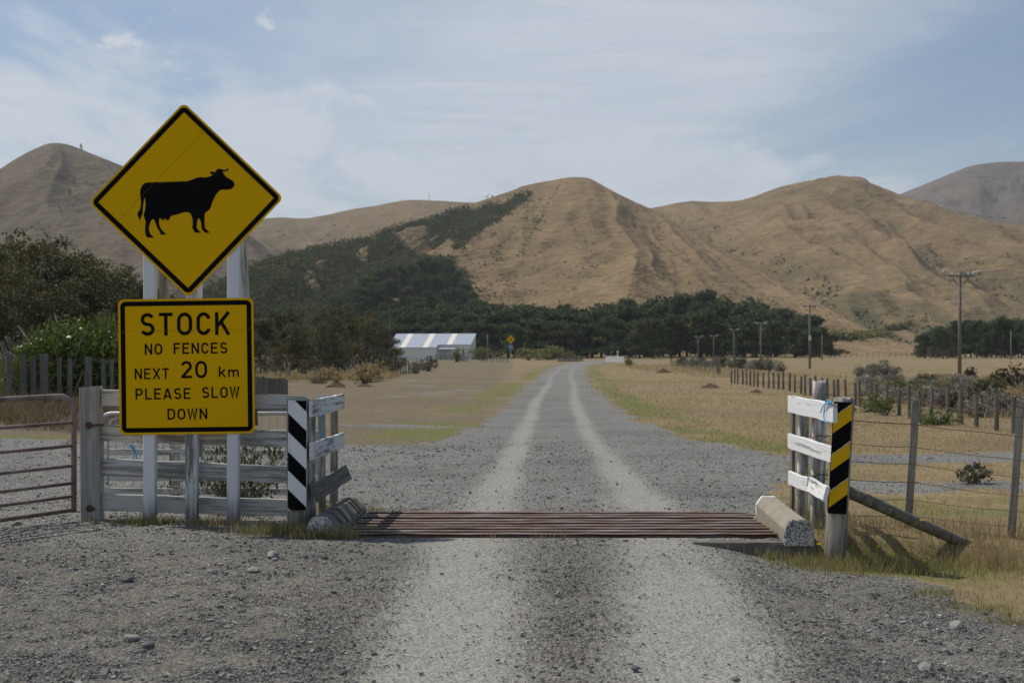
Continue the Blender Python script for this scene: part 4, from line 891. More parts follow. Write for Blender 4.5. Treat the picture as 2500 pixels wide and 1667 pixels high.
# ------------------------------------------------------------------ pen behind the sign
N_ = thing('pen_fence', 'low pale pen fence behind the sign, seen between the front boards', 'fence', (-3.0, 15.1, 0))
for i, (z, h, t) in enumerate(((0.49, 0.065, 0.03), (0.20, 0.07, 0.03), (0.055, 0.07, 0.03))): board('board', N_, (-4.75, 15.1, z), (-2.05, 15.1, z-0.01), h, t, M['pale_board'], seed=60+i)
for x, w in ((-3.79, 0.11), (-4.70, 0.09), (-2.18, 0.08), (-3.60, 0.09)): square_post('post', N_, (x, 15.16, -0.3), (x+0.02, 15.16, 0.60 if x == -3.6 else 0.72), w, 0.08, M['pale_post'], int(-x*10))
V_ = thing('mesh_gate', 'galvanised steel mesh gate with rounded corners behind the yellow sign', 'gate', (-3.4, 14.75, 0))
vp = lambda x, z: Vector((x+3.4, 0, z)); xa, xb, zt, rr_ = -4.50, -2.34, 0.935, 0.13
fr_ = [vp(xa, 0.12), vp(xa, zt-rr_)]+[vp(xa+rr_-rr_*math.cos(R(a_)), zt-rr_+rr_*math.sin(R(a_))) for a_ in (22, 45, 67, 90)]+[vp(xb-rr_, zt)]+[vp(xb-rr_+rr_*math.sin(R(a_)), zt-rr_+rr_*math.cos(R(a_))) for a_ in (22, 45, 67, 90)]+[vp(xb, 0.12)]
MB().tube(fr_, 0.021, 10).build('frame', M['galvanised'], V_, smooth=True)
MB().tube([vp(xa+0.09, 0.15), vp(xa+0.09, zt-0.16), vp(xa+0.14, zt-0.07), vp(xa+0.24, zt-0.04)], 0.014, 8).build('corner_stay', M['galvanised'], V_, smooth=True)
ms = MB()
for k in range(24): x = xa+0.09+k*0.088; ms.tube([vp(x, 0.14), vp(x, zt-0.02)], 0.0045, 5)
for z in (0.14, 0.36, 0.58): ms.tube([vp(xa, z), vp(xb, z)], 0.005, 5)
ms.build('mesh', M['galvanised'], V_)
tb = lambda X, Y: PN(200+X/4.238, 930+Y/4.238, 14.7)
twine('blue_twine', 'small blue twine knot hanging from the pen gate behind the sign', [[tb(490, 665), tb(505, 655), tb(525, 662), tb(535, 685), tb(515, 690), tb(500, 675), tb(530, 668)], [tb(525, 690), tb(545, 740), tb(535, 800), tb(518, 812)], [tb(535, 685), tb(560, 745), tb(572, 815)]], 0.006)
# ------------------------------------------------------------------ vegetation
def quads_from(cent, size, rg, flat=0.0, aspect=1.0):
    """one small leaf-cluster face per centre, random orientation"""
    n = len(cent); a = rg.normal(size=(n, 3)); a[:, 2] *= (1-flat); a /= np.linalg.norm(a, axis=1)[:, None]+1e-9
    b = rg.normal(size=(n, 3)); b -= a*(a*b).sum(1)[:, None]; b /= np.linalg.norm(b, axis=1)[:, None]+1e-9
    s = np.asarray(size).reshape(-1, 1)*rg.uniform(0.6, 1.35, (n, 1)); a = a*s*aspect; b = b*s
    V = np.stack([cent-a-b*0.35, cent-b*0.9, cent+a+b*0.25, cent+b*0.8], 1).reshape(-1, 3)
    return V, np.arange(4*n).reshape(-1, 4)
def clumps(rg, blobs, n_clump, per, spread):
    """leaf centres: clumps on and inside ellipsoid blobs (cx,cy,cz,rx,ry,rz)"""
    B = np.array(blobs, float); w = (B[:, 3]*B[:, 4]*B[:, 5])**0.667; k = rg.choice(len(B), n_clump, p=w/w.sum())
    u = rg.normal(size=(n_clump, 3)); u /= np.linalg.norm(u, axis=1)[:, None]; rr = rg.uniform(0.35, 1.0, (n_clump, 1))**0.45
    c = B[k, :3]+u*rr*B[k, 3:6]
    sp = spread*rg.uniform(0.6, 1.3, (n_clump, 1, 1))
    p = c[:, None, :]+rg.normal(size=(n_clump, per, 3))*sp*np.array([1, 1, 0.6])
    return p.reshape(-1, 3)
def limb_tubes(mb, rg, base, tips, r0, n=6, bend=0.12):
    base = Vector(base)
    for tp in tips:
        tp = Vector(tp); L = (tp-base).length; pts = [base]
        for t in (0.33, 0.66): pts.append(base.lerp(tp, t)+Vector((rg.uniform(-1, 1), rg.uniform(-1, 1), rg.uniform(0, 1)))*L*bend)
        pts.append(tp); mb.tube(pts, [r0, r0*0.72, r0*0.45, r0*0.15], n)
MESHC = {}
def plant_meshes(key, make):
    if key not in MESHC: MESHC[key] = make()
    return MESHC[key]
def np_mesh(name, V, F, mat, smooth=False):
    o = mesh_np(name, V, F, F.shape[1], mat, smooth=smooth); me = o.data; bpy.data.objects.remove(o); return me
def mb_mesh(mb, name, mat):
    me = bpy.data.meshes.new(name); me.from_pydata(mb.v, [], mb.f); me.materials.append(mat); me.polygons.foreach_set('use_smooth', [True]*len(me.polygons)); return me
def plant(name, label, cat, group, loc, rz, sc, parts):
    """parts: list of (part name, mesh)"""
    t = thing(name, label, cat, loc, group); t.rotation_euler = (0, 0, rz); t.scale = sc if hasattr(sc, '__len__') else (sc, sc, sc)
    for nm, me in parts:
        o = bpy.data.objects.new(nm, me); C.objects.link(o); o.parent = t
    return t
def make_tree(seed, kind):
    """unit height 10 m tree"""
    rg = np.random.default_rng(seed); mb = MB()
    if kind == 'macro':      # broad dark shelter-belt tree, layered clumps down to low limbs
        blobs = []
        for k in range(24):
            z = rg.uniform(1.0, 9.3); rad = np.interp(z, [0.8, 3.0, 6.5, 9.5], [3.3, 3.6, 2.9, 1.3])*rg.uniform(0.4, 1.0); an = rg.uniform(0, 6.283)
            blobs.append((rad*math.cos(an), rad*math.sin(an), z, rg.uniform(1.1, 1.9), rg.uniform(1.1, 1.9), rg.uniform(0.5, 0.9)))
        P = clumps(rg, blobs, 400, 11, 0.36); size = 0.22
        mb.tube([(0, 0, -0.5), (0.1, 0, 2), (0, 0.15, 5), (0.1, 0, 8.6)], [0.30, 0.24, 0.17, 0.05], 8)
        limb_tubes(mb, rg, (0.05, 0, 2.0), [b[:3] for b in blobs[:8]], 0.15, 5)
        return P, size, 'pine_leaf', mb, 'bark', 0.3
    if kind == 'pine':       # narrower conifer
        blobs = []
        for k in range(16):
            z = rg.uniform(1.5, 9.6); rad = np.interp(z, [1, 4, 9.8], [2.0, 1.8, 0.15])*rg.uniform(0.3, 1); an = rg.uniform(0, 6.283)
            blobs.append((rad*math.cos(an), rad*math.sin(an), z, rg.uniform(0.7, 1.1), rg.uniform(0.7, 1.1), rg.uniform(0.5, 0.9)))
        P = clumps(rg, blobs, 200, 10, 0.3); mb.tube([(0, 0, -0.5), (0, 0.1, 5), (0, 0, 9.4)], [0.28, 0.18, 0.04], 7)
        return P, 0.22, 'pine_leaf', mb, 'bark', 0.2
    if kind == 'kanuka':     # wind-bent scrub tree with pale forked stems, ragged flat-topped crown
        blobs = []; tips = []
        for k in range(15):
            an = rg.uniform(0, 6.283); z = rg.uniform(4.6, 9.4); rad = rg.uniform(0.5, 3.4)*np.interp(z, [4, 9.5], [1.0, 0.55])
            c = (rad*math.cos(an)+0.12*z, rad*math.sin(an), z); tips.append(c); blobs.append((*c, rg.uniform(0.7, 1.3), rg.uniform(0.7, 1.3), rg.uniform(0.45, 0.8)))
        for k in range(10):
            an = rg.uniform(0, 6.283); z = rg.uniform(0.9, 4.5); rad = rg.uniform(1.6, 3.2); blobs.append((rad*math.cos(an), rad*math.sin(an), z, 1.0, 1.0, 0.7))
        P = clumps(rg, blobs, 620, 17, 0.27)
        for s_ in range(4):
            b0 = (rg.uniform(-0.5, 0.5), rg.uniform(-0.5, 0.5), -0.3); md = (rg.uniform(-0.9, 0.9), rg.uniform(-0.9, 0.9), 3.0)
            mb.tube([b0, ((b0[0]+md[0])/2+0.1, (b0[1]+md[1])/2, 1.3), md], [0.17, 0.14, 0.11], 6); limb_tubes(mb, rg, md, tips[s_*4:s_*4+4], 0.10, 5)
        return P, 0.088, 'kanuka_leaf', mb, 'pale_bark', 0.3
def tree_parts(kind, v):
    def mk():
        P, size, lm, mb, bm_, fl = make_tree({'macro': 100, 'pine': 200, 'kanuka': 300}[kind]+v*7, kind); rg = np.random.default_rng(v+900)
        V, F = quads_from(P, size, rg, fl)
        return [('crown', np_mesh('crown', V, F, M[lm])), ('trunk', mb_mesh(mb, 'trunk', M[bm_]))]
    return plant_meshes((kind, v), mk)
def make_shrub(seed, dome, twig, leaf, n, size, mat, twig_mat='pale_bark', lumps=8, hollow=0.0):
    """unit dome radius 1, height 1"""
    rg = np.random.default_rng(seed); blobs = []
    for k in range(lumps):
        an = rg.uniform(0, 6.283); r = rg.uniform(0.0, 0.72); blobs.append((r*math.cos(an), r*math.sin(an), rg.uniform(0.22, 0.75)*(1-0.35*r), rg.uniform(0.28, 0.45), rg.uniform(0.28, 0.45), rg.uniform(0.2, 0.34)))
    P = clumps(rg, blobs, max(12, n//leaf), leaf, 0.075); P[:, 2] = np.abs(P[:, 2])
    V, F = quads_from(P, size, rg, 0.1)
    mb = MB()
    for k in range(twig):
        an = rg.uniform(0, 6.283); r = rg.uniform(0.3, 0.95); tp = Vector((r*math.cos(an), r*math.sin(an), rg.uniform(0.5, 1.05)*(1-0.4*r*r)))
        mb.tube([(rg.uniform(-.08, .08), rg.uniform(-.08, .08), -0.05), tp*0.5+Vector((rg.uniform(-.08, .08), rg.uniform(-.08, .08), 0.06)), tp], [0.022, 0.014, 0.004], 4)
    return [('foliage', np_mesh('foliage', V, F, M[mat])), ('stems', mb_mesh(mb, 'stems', M[twig_mat]))]
def shrub(kind, v):
    K = {'grey': (26, 7, 900, 0.045, 'grey_leaf'), 'brown': (18, 8, 1100, 0.045, 'brown_leaf'), 'straw': (20, 7, 900, 0.05, 'straw_leaf'), 'olive': (20, 8, 1100, 0.042, 'olive_leaf'), 'gorse': (14, 8, 1300, 0.042, 'gorse_leaf'), 'bright': (16, 12, 11000, 0.022, 'bright_leaf'), 'dead': (60, 6, 700, 0.035, 'dead_leaf'), 'green': (16, 8, 1000, 0.042, 'bright_leaf')}[kind]
    return plant_meshes(('shrub', kind, v), lambda: make_shrub(hash_s(kind)+v*13, 1, K[0], K[1], K[2], K[3], M and K[4], lumps=10 if kind == 'bright' else 8))
def hash_s(t): return sum(ord(c)*(i+3) for i, c in enumerate(t)) % 9973
rt = random.Random(21)
# --- shelter belt: rows of dark macrocarpas across the flat
top_x = [560, 620, 700, 780, 840, 880, 920, 985, 1040, 1075, 1100, 1150, 1200, 1260, 1330, 1390, 1430, 1480, 1520, 1560, 1620, 1680, 1750, 1800, 1850, 1890, 1915]
top_y = [720, 715, 705, 705, 708, 706, 702, 698, 700, 697, 692, 698, 688, 692, 702, 692, 678, 690, 672, 658, 664, 682, 690, 702, 716, 738, 772]
def put_tree(kind, v, x, y, h, w, label, cat, group, name, z=None):
    plant(name, label, cat, group, (x, y, (tzf(x, y) if z is None else z)), rt.uniform(0, 6.28), (w, w, h/10.0), tree_parts(kind, v))
LB = 'dark broad crowned tree in the shelter belt at the foot of the bare hill'
i = 0
for row, (d0, f, stepx) in enumerate(((338, 0.70, 46), (358, 0.88, 44), (382, 1.0, 42))):
    x = 905 if row == 0 else 860
    while x < 1915:
        xx = x+rt.uniform(-12, 12); d = d0+rt.uniform(-8, 8)+(12 if xx > 1500 else 0)
        if not (1240 < xx < 1268 and row == 0):
            ty_ = float(np.interp(xx, top_x, top_y)); X = XD(xx, d); zg = tzf(X, d)
            h = max(4.0, (CAMH-(ty_-HD)/FD*d-zg)*f*rt.uniform(0.90, 1.03))
            put_tree('macro', rt.randrange(6), X, d, h, min(1.5, max(0.95, h/9.5))*rt.uniform(0.9, 1.2), LB, 'tree', 'dark trees of the shelter belt', 'macrocarpa_tree')
        x += stepx
# --- dark trees climbing the toe of the middle hill, left of centre
LH = 'dark pine on the lower hill slope behind the white shed'
tgt_x = [560, 640, 720, 800, 850, 900, 950, 985, 1020, 1045, 1065, 1085, 1110]
tgt_y = [745, 735, 722, 668, 630, 612, 608, 590, 596, 612, 642, 668, 690]
for k in range(62):
    px = rt.uniform(700, 1100); t = rt.uniform(0.02, 0.42); P_, _ = HM.at(np.array([px]), np.array([t])); X, Y, Z = P_[0]
    topy = HD-(Z+11-CAMH)/Y*FD; lim = float(np.interp(px, tgt_x, tgt_y))
    if topy < lim-3: continue
    put_tree('macro' if rt.random() < 0.6 else 'pine', rt.randrange(4), X, Y, rt.uniform(9, 13), rt.uniform(0.75, 1.15), LH, 'tree', 'dark pines on the lower hill slope', 'pine_tree', Z-0.5)
for (px, topy) in ((840, 634), (868, 618), (895, 609), (920, 606), (945, 606), (968, 594), (988, 589), (1008, 594), (1030, 604), (1048, 620), (1066, 646), (1084, 668), (1100, 684), (815, 655), (790, 675), (960, 625), (1005, 630), (900, 640), (935, 655), (1040, 660), (870, 660), (985, 665)):
    lo, hi = 0.0, 0.9   # find the slope point whose 12 m tree reaches this height
    for _ in range(22):
        md = (lo+hi)/2; P_, _g = HM.at(np.array([px]), np.array([md])); X, Y, Z = P_[0]
        if HD-(Z+12-CAMH)/Y*FD > topy: lo = md
        else: hi = md
    put_tree('macro', rt.randrange(4), X, Y, 12.3, rt.uniform(0.9, 1.2), LH, 'tree', 'dark pines on the lower hill slope', 'pine_tree', Z-0.5)
for k in range(13):   # row of conifers standing on the shoulder behind the sign
    px = 520+k*11; P_, _g = HB.at(np.array([px]), np.array([0.40+0.012*k])); X, Y, Z = P_[0]
    P2, _g = HM.at(np.array([px]), np.array([1.02])); X, Y, Z = P2[0]
    put_tree('pine', k % 4, X, Y+rt.uniform(4, 12), rt.uniform(9, 14)*(0.6+0.4*k/12), 0.8, 'small conifer in the row on the hill shoulder right of the yellow sign', 'tree', 'conifers on the hill shoulder', 'conifer')
# --- right hand grove
for k in range(22):
    px = 2128+k*13+rt.uniform(-5, 5); d = rt.uniform(330, 372); ty_ = float(np.interp(px, [2105, 2140, 2200, 2260, 2300, 2352, 2450], [772, 748, 736, 733, 728, 734, 738]))
    X = XD(px, d); zg = tzf(X, d); h = (CAMH-(ty_-HD)/FD*d-zg)*rt.uniform(0.85, 1.03)
    put_tree('macro', rt.randrange(6), X, d, h, rt.uniform(0.72, 0.95), 'dark broad tree in the separate grove behind the tall utility pole at right', 'tree', 'dark trees of the right grove', 'macrocarpa_tree')
# --- kanuka thicket between the sign and the shed
kx = [(610, 716, 118), (650, 700, 122), (690, 712, 128), (735, 704, 120), (780, 706, 132), (820, 716, 140), (850, 722, 136), (885, 738, 142), (660, 740, 108), (760, 748, 112), (560, 712, 116), (905, 772, 146), (520, 720, 118), (712, 728, 138), (835, 745, 128)]
for j, (px, ty_, d) in enumerate(kx):
    X = XD(px, d); zg = tzf(X, d); h = CAMH-(ty_-HD)/FD*d-zg
    put_tree('kanuka', j % 5, X, d, h*1.03, h/10*1.05, 'low wind shaped tree with pale bare stems right of the yellow text panel', 'tree', 'low trees between the sign and the shed', 'kanuka_tree')
# --- trees at the far left
for j, (px, ty_, d, w) in enumerate(((-40, 520, 62, 0.9), (15, 545, 60, 0.85), (62, 532, 66, 0.8), (118, 585, 64, 0.75), (170, 590, 70, 0.75), (215, 600, 74, 0.7), (255, 588, 76, 0.7), (300, 610, 80, 0.75), (-110, 540, 64, 0.95), (40, 620, 55, 0.75), (140, 650, 60, 0.7), (230, 655, 68, 0.7), (330, 640, 84, 0.8), (-30, 640, 52, 0.8), (92, 560, 63, 0.9), (-5, 570, 57, 0.9), (150, 610, 66, 0.85), (275, 625, 72, 0.85), (90, 640, 54, 0.85), (195, 625, 64, 0.85))):
    X = XD(px, d); zg = tzf(X, d); h = CAMH-(ty_-HD)/FD*d-zg
    put_tree('kanuka', j % 5, X, d, h*1.03, h/10*w*1.25, 'dark ragged tree behind the bright green bush at far left', 'tree', 'dark trees at far left', 'kanuka_tree')
# --- single shrubs, each with its own description
def sh(kind, v, px, base_y, d, hgt, wid, label, name='shrub', cat='shrub', group=None, z=None):
    X = XD(px, d); zg = tzf(X, d) if z is None else z
    plant(name, label, cat, group, (X, d, zg-0.05), rt.uniform(0, 6.28), (wid/2, wid/2, hgt), shrub(kind, v))
GB = ('bright green leafy bush behind the grey post fence at far left', 'bush')
sh('bright', 0, 150, 0, 46, 3.5, 5.0, 'large bright green leafy bush behind the left post fence', 'leafy_bush', 'bush')
sh('bright', 1, 255, 0, 47, 3.45, 3.4, 'bright green bush touching the left edge of the text panel', 'leafy_bush', 'bush')
sh('bright', 2, 60, 0, 44.5, 2.3, 2.6, 'low bright green bush at the left end of the bush row', 'leafy_bush', 'bush')
sh('dead', 0, 45, 0, 47, 3.0, 2.6, 'purple grey leafless bush behind the low green bush at left', 'twiggy_bush', 'bush')
sh('straw', 0, 736, 862, 98, 1.7, 3.2, 'straw coloured tussock bush left of the two pale bushes', 'tussock', 'bush')
sh('straw', 1, 838, 858, 98, 1.9, 3.4, 'larger straw coloured tussock bush beneath the low trees', 'tussock', 'bush')
sh('dead', 1, 800, 856, 118, 1.9, 2.8, 'grey twiggy bush between the two straw tussocks', 'twiggy_bush', 'bush')
sh('grey', 0, 955, 846, 130, 1.6, 2.4, 'grey green bush leaning by the shed fence', 'shrub', 'bush')
sh('brown', 0, 985, 838, 150, 1.9, 2.4, 'dark rounded bush at the left corner of the white shed', 'shrub', 'bush')
sh('green', 3, 1052, 832, 262, 3.3, 3.6, 'dark green pointed bush in front of the white shed door', 'shrub', 'bush')
sh('gorse', 0, 1262, 832, 300, 3.6, 13.0, 'long olive green hedge bush right of the far road sign', 'hedge_bush', 'bush')
sh('gorse', 1, 1215, 834, 290, 3.0, 8.0, 'olive bush directly behind the far road sign', 'hedge_bush', 'bush')
sh('gorse', 2, 1110, 830, 300, 3.2, 7.0, 'olive bush at the right end of the white shed', 'hedge_bush', 'bush')
sh('green', 4, 1442, 838, 205, 1.5, 2.6, 'small bright green bush at the far right bend of the road', 'shrub', 'bush')
for j in range(15):
    px = 1565+j*16+rt.uniform(-6, 6); d = 205-j*4.2
    sh('grey' if j % 3 else 'olive', j % 4, px, 0, d, rt.uniform(1.2, 2.1), rt.uniform(2.2, 3.4), 'grey shrub in the row behind the distant fence right of the road', 'grey_shrub', 'shrub', 'grey shrubs along the distant fence')
for j, (px, d, h, w) in enumerate(((1975, 112, 1.2, 1.8), (2008, 116, 1.45, 2.2), (2030, 110, 1.6, 2.6), (2052, 114, 1.3, 2.0))):
    sh('grey', j, px, 0, d, h, w, 'grey rounded shrub in the cluster left of the tall utility pole', 'grey_shrub', 'shrub', 'grey shrubs left of the tall pole')
sh('brown', 1, 2335, 0, 70, 1.75, 2.9, 'dark brown green rounded shrub at the right edge of the photo', 'shrub', 'shrub')
sh('olive', 1, 2345, 0, 62, 1.3, 1.5, 'olive shrub below the dark shrub at the right edge', 'shrub', 'shrub')
sh('brown', 2, 2232, 0, 106, 1.1, 1.7, 'brown shrub at the foot of the tall utility pole', 'shrub', 'shrub')
for j in range(120):   # rough growth beyond the right fence
    px = rt.uniform(1985, 2420); d = rt.uniform(42, 92)
    if XD(px, d) < np.interp(d, [30, 50, 70, 95], [13.2, 14.4, 15.6, 16])+0.6: continue
    kd = rt.choice(['grey', 'grey', 'grey', 'dead', 'dead', 'brown', 'olive', 'straw', 'gorse'])
    sh(kd, rt.randrange(3), px, 0, d, rt.uniform(0.4, 1.0), rt.uniform(1.0, 2.8), {'grey': 'low grey shrub in the rough growth behind the right post fence', 'brown': 'low dark brown shrub in the rough growth behind the right fence', 'dead': 'leafless twiggy shrub in the rough growth behind the right fence', 'olive': 'olive green shrub in the rough growth behind the right fence', 'straw': 'straw coloured tussock in the rough growth behind the right fence', 'gorse': 'yellow green shrub in the rough growth behind the right fence'}[kd], {'straw': 'tussock'}.get(kd, 'rough_shrub'), 'shrub', 'rough shrubs behind the right fence, '+kd)
for j, (px, d, h, w) in enumerate(((2010, 47, 0.75, 1.5), (2035, 45, 0.7, 1.2), (2155, 36.5, 0.6, 1.6), (2110, 40, 0.5, 1.0))):
    sh('green', j, px, 0, d, h, w, ('green bush behind the fence just right of the striped wing post', 'second green bush behind the fence right of the striped wing post', 'wide low green bush behind the fence midway to the right edge', 'small green bush behind the fence beside the wide one')[j], 'green_bush', 'bush')
# small shrub between the fences under the sign, and the thistle
def fine_shrub(seed, n, size, mat, twigs):
    rg = np.random.default_rng(seed); P = clumps(rg, [(0, 0, 0.5, 0.75, 0.6, 0.4), (0.4, 0.1, 0.62, 0.5, 0.5, 0.34), (-0.45, 0, 0.5, 0.5, 0.5, 0.34), (0.1, -0.1, 0.25, 0.8, 0.6, 0.25)], n//6, 6, 0.07); P[:, 2] = np.abs(P[:, 2])
    V, F = quads_from(P, size, rg); mb = MB()
    for k in range(twigs):
        tp = Vector((rg.uniform(-1, 1), rg.uniform(-.8, .8), rg.uniform(0.3, 1.0))); mb.tube([(rg.uniform(-.1, .1), 0, -0.05), tp*0.5+Vector((0, 0, 0.1)), tp], [0.016, 0.01, 0.004], 4)
    return [('foliage', np_mesh('foliage', V, F, M[mat])), ('stems', mb_mesh(mb, 'stems', M['pale_bark']))]
plant('twiggy_bush', 'small olive twiggy bush growing behind the board fence under the sign', 'bush', None, (-2.75, 13.7, -0.08), 0.4, (0.52, 0.4, 0.86), fine_shrub(5, 1500, 0.028, 'olive_leaf', 46))
plant('twiggy_bush', 'sparse low weed at the foot of the pen post behind the board fence', 'bush', None, (-3.55, 14.3, -0.08), 1.4, (0.35, 0.3, 0.4), fine_shrub(6, 260, 0.03, 'olive_leaf', 22))
th = plant('thistle', 'spiky grey green thistle with a purple flower beyond the right wire fence', 'thistle', None, (6.05, 17.7, tzf(6.05, 17.7)-0.02), 0.2, (0.27, 0.25, 0.31), fine_shrub(8, 900, 0.055, 'thistle_leaf', 30))
fl_ = MB().tube([(-0.15, -0.3, 0.93), (-0.15, -0.3, 1.0), (-0.15, -0.3, 1.05)], [0.05, 0.075, 0.05], 8).build('flower', M['thistle_purple'], th)
# tree on the crest of the left hill, tower and hut on the back ridge
P_, _g = HL.at(np.array([186.0]), np.array([1.0])); put_tree('macro', 1, *P_[0][:2], 5.0, 0.32, 'lone tiny tree on the crest of the left hill', 'tree', None, 'crest_tree', P_[0][2]-0.4)
P_, _g = HB.at(np.array([986.0]), np.array([1.0])); b = MB(); 
for dx in (-0.6, 0.6): b.tube([(dx, 0, -2), (dx*0.5, 0, 8)], 0.16, 5)
for z in (1, 3, 5, 7): b.box((0, 0, z), (1.3, 0.15, 0.15))
tag(b.build('lattice_mast', M['galvanised'], None, loc=P_[0]), 'tiny grey mast standing on the back ridge', 'mast')
# --- scrub covering the left flank of the middle hill: one mass
rg = np.random.default_rng(77); PX = rg.uniform(430, 1240, 16000); TT = rg.uniform(0.02, 1.0, 16000)
PW, gg = HM.at(PX, TT); sy = HD-(PW[:, 2]-CAMH)/PW[:, 1]*FD
keep = rg.random(16000) < scrub_mask(PX, TT, PW)*1.3
keep |= (rg.random(16000) < 0.012) & (PX < 1240)
PW = PW[keep]; n0 = len(PW)
per = 16; sz = rg.uniform(0.8, 2.1, n0)
P = np.repeat(PW, per, 0)+rg.normal(size=(n0*per, 3))*np.repeat(sz, per)[:, None]*np.array([1.0, 1.0, 0.5])+np.array([0, 0, 0.9])
V, F = quads_from(P, np.repeat(sz, per)*0.34, rg, 0.3)
tag(mesh_np('hillside_scrub', V, F, 4, M['scrub_leaf']), 'dark green scrub covering the left flank of the middle hill', 'scrub', kind='stuff')
# hedge strip on the lower slope at right, scattered bushes on the right hill and the far hill
rg = np.random.default_rng(78); t = rg.uniform(0, 1, 900)
hx = 1905+185*t; hy = np.interp(t, [0, 0.35, 0.75, 1], [781, 778, 769, 753]); base = []
for px_, py_ in zip(hx, hy):
    for H in (HM, HR):
        ts = np.linspace(0, 1, 60); Q, _g = H.at(np.full(60, px_), ts); sy_ = HD-(Q[:, 2]-CAMH)/Q[:, 1]*FD; i_ = np.argmax(sy_ <= py_)
        if sy_[i_] <= py_: base.append(Q[i_]); break
base = np.array(base); P = base+rg.normal(size=base.shape)*np.array([1.3, 1.3, 0.6])+np.array([0, 0, 0.9]); P = np.repeat(P, 5, 0); P = P+rg.normal(size=P.shape)*0.5
V, F = quads_from(P, 0.42, rg); Vm = V.mean(0)
tag(mesh_np('hedge', V-Vm, F, 4, M['gorse_leaf'], loc=Vm), 'long green hedge curving up the lower slope at right', 'hedge')
for H, nm, lab, n_, px0, px1, t0, t1, ms in ((HR, 'slope_scrub', 'scattered low green scrub in the gullies of the right hill', 900, 1500, 2600, 0.0, 0.75, 1.6), (HF, 'slope_scrub', 'scattered dark bushes on the far right hill', 150, 2080, 2500, 0.3, 0.97, 3.4), (HL, 'slope_scrub', 'scattered scrub on the left hill', 700, -80, 700, 0.0, 0.8, 1.4), (HB, 'slope_scrub', 'scattered dark bushes on the back ridge', 160, 560, 1100, 0.2, 0.9, 1.6), (HM, 'slope_scrub', 'small scattered bushes on the dry face of the middle hill', 420, 1040, 1900, 0.02, 0.9, 0.7)):
    px = rg.uniform(px0, px1, n_*3); tt = rg.uniform(t0, t1, n_*3); PW, g_ = H.at(px, tt); ok = (g_ < np.quantile(g_, 0.45))
    PW = PW[ok][:n_]
    if H is HM:   # bushes along the old fence line running down from the peak
        lt = np.linspace(0, 1, 60); tx = 1285-95*lt; Q = []
        for px_, ty_ in zip(tx, 428+165*lt):
            ts = np.linspace(0, 1, 80); q_, _g = H.at(np.full(80, px_), ts); Q.append(q_[np.argmax(HD-(q_[:, 2]-CAMH)/q_[:, 1]*FD <= ty_)])
        PW = np.concatenate([PW, np.array(Q)])
    per = 6; s_ = rg.uniform(0.5, 1.0, len(PW))*ms
    P = np.repeat(PW, per, 0)+rg.normal(size=(len(PW)*per, 3))*np.repeat(s_, per)[:, None]*np.array([1, 1, 0.45])+np.array([0, 0, 0.3*ms]); V, F = quads_from(P, np.repeat(s_, per)*0.6, rg, 0.2)
    tag(mesh_np(nm, V, F, 4, M['scrub_leaf']), lab, 'scrub', kind='stuff')
# ------------------------------------------------------------------ shed and far things
a = NT('roof_iron'); v = a.co(); w = a.n('ShaderNodeTexWave', wave_type='BANDS', bands_direction='X'); a.set(w.inputs['Vector'], v); w.inputs['Scale'].default_value = 2.2
f = a.noise(v, 0.8, 4); a.pbr(a.mix(f, (0.30, 0.345, 0.42), (0.40, 0.44, 0.51)), 0.55, 0.1, a.bump(w.outputs[0], 0.5, 0.05)); M['roof_iron'] = a.m
a = NT('skylight_sheet'); a.pbr((0.72, 0.69, 0.58), 0.6); M['skylight_sheet'] = a.m
a = NT('shed_wall'); v = a.co(); w = a.n('ShaderNodeTexWave', wave_type='BANDS', bands_direction='X'); a.set(w.inputs['Vector'], v); w.inputs['Scale'].default_value = 2.0
f = a.noise(v, 0.5, 4); a.pbr(a.mix(f, (0.66, 0.655, 0.61), (0.78, 0.775, 0.74)), 0.6, 0.0, a.bump(w.outputs[0], 0.4, 0.04)); M['shed_wall'] = a.m
H_ = thing('farm_shed', 'long white farm shed with a blue grey roof and three pale roof strips', 'shed', (-9.5, 310, tzf(-9.5, 310)))
H_.rotation_euler = (0, 0, R(-10)); g_ = -0.15
# local: x from -18 (left) to 0 (right gable), y 0 front .. 12 back
def face(name, pts, mat, parent=H_): return MB().add(pts, [tuple(range(len(pts)))]).build(name, M[mat], parent)
b = MB(); er, el, rg_ = 3.45, 2.75, 5.95
b.add([(-7.6, 0, g_), (0, 0, g_), (0, 0, er), (-7.6, 0, er)], [(0, 1, 2, 3)])
b.add([(0, 0, g_), (0, 6, g_), (0, 6, rg_-0.05), (0, 0, er)], [(0, 1, 2, 3)])
b.add([(-19, -1.7, g_), (-7.6, -1.7, g_), (-7.6, -1.7, el), (-19, -1.7, el)], [(0, 1, 2, 3)])
b.add([(-7.6, -1.7, g_), (-7.6, 0.0, g_), (-7.6, 0.0, er), (-7.6, -1.7, el)], [(0, 1, 2, 3)])
b.add([(0, 6, g_), (-19, 6, g_), (-19, 6, rg_-0.05), (0, 6, rg_-0.05)], [(0, 1, 2, 3)])
b.add([(-19, 6, g_), (-19, -1.7, g_), (-19, -1.7, el), (-19, 6, rg_-0.05)], [(0, 1, 2, 3)])
b.build('wall', M['shed_wall'], H_)
slope = (rg_-er)/6.0; zf_ = lambda y: er+slope*y+0.04
b = MB()
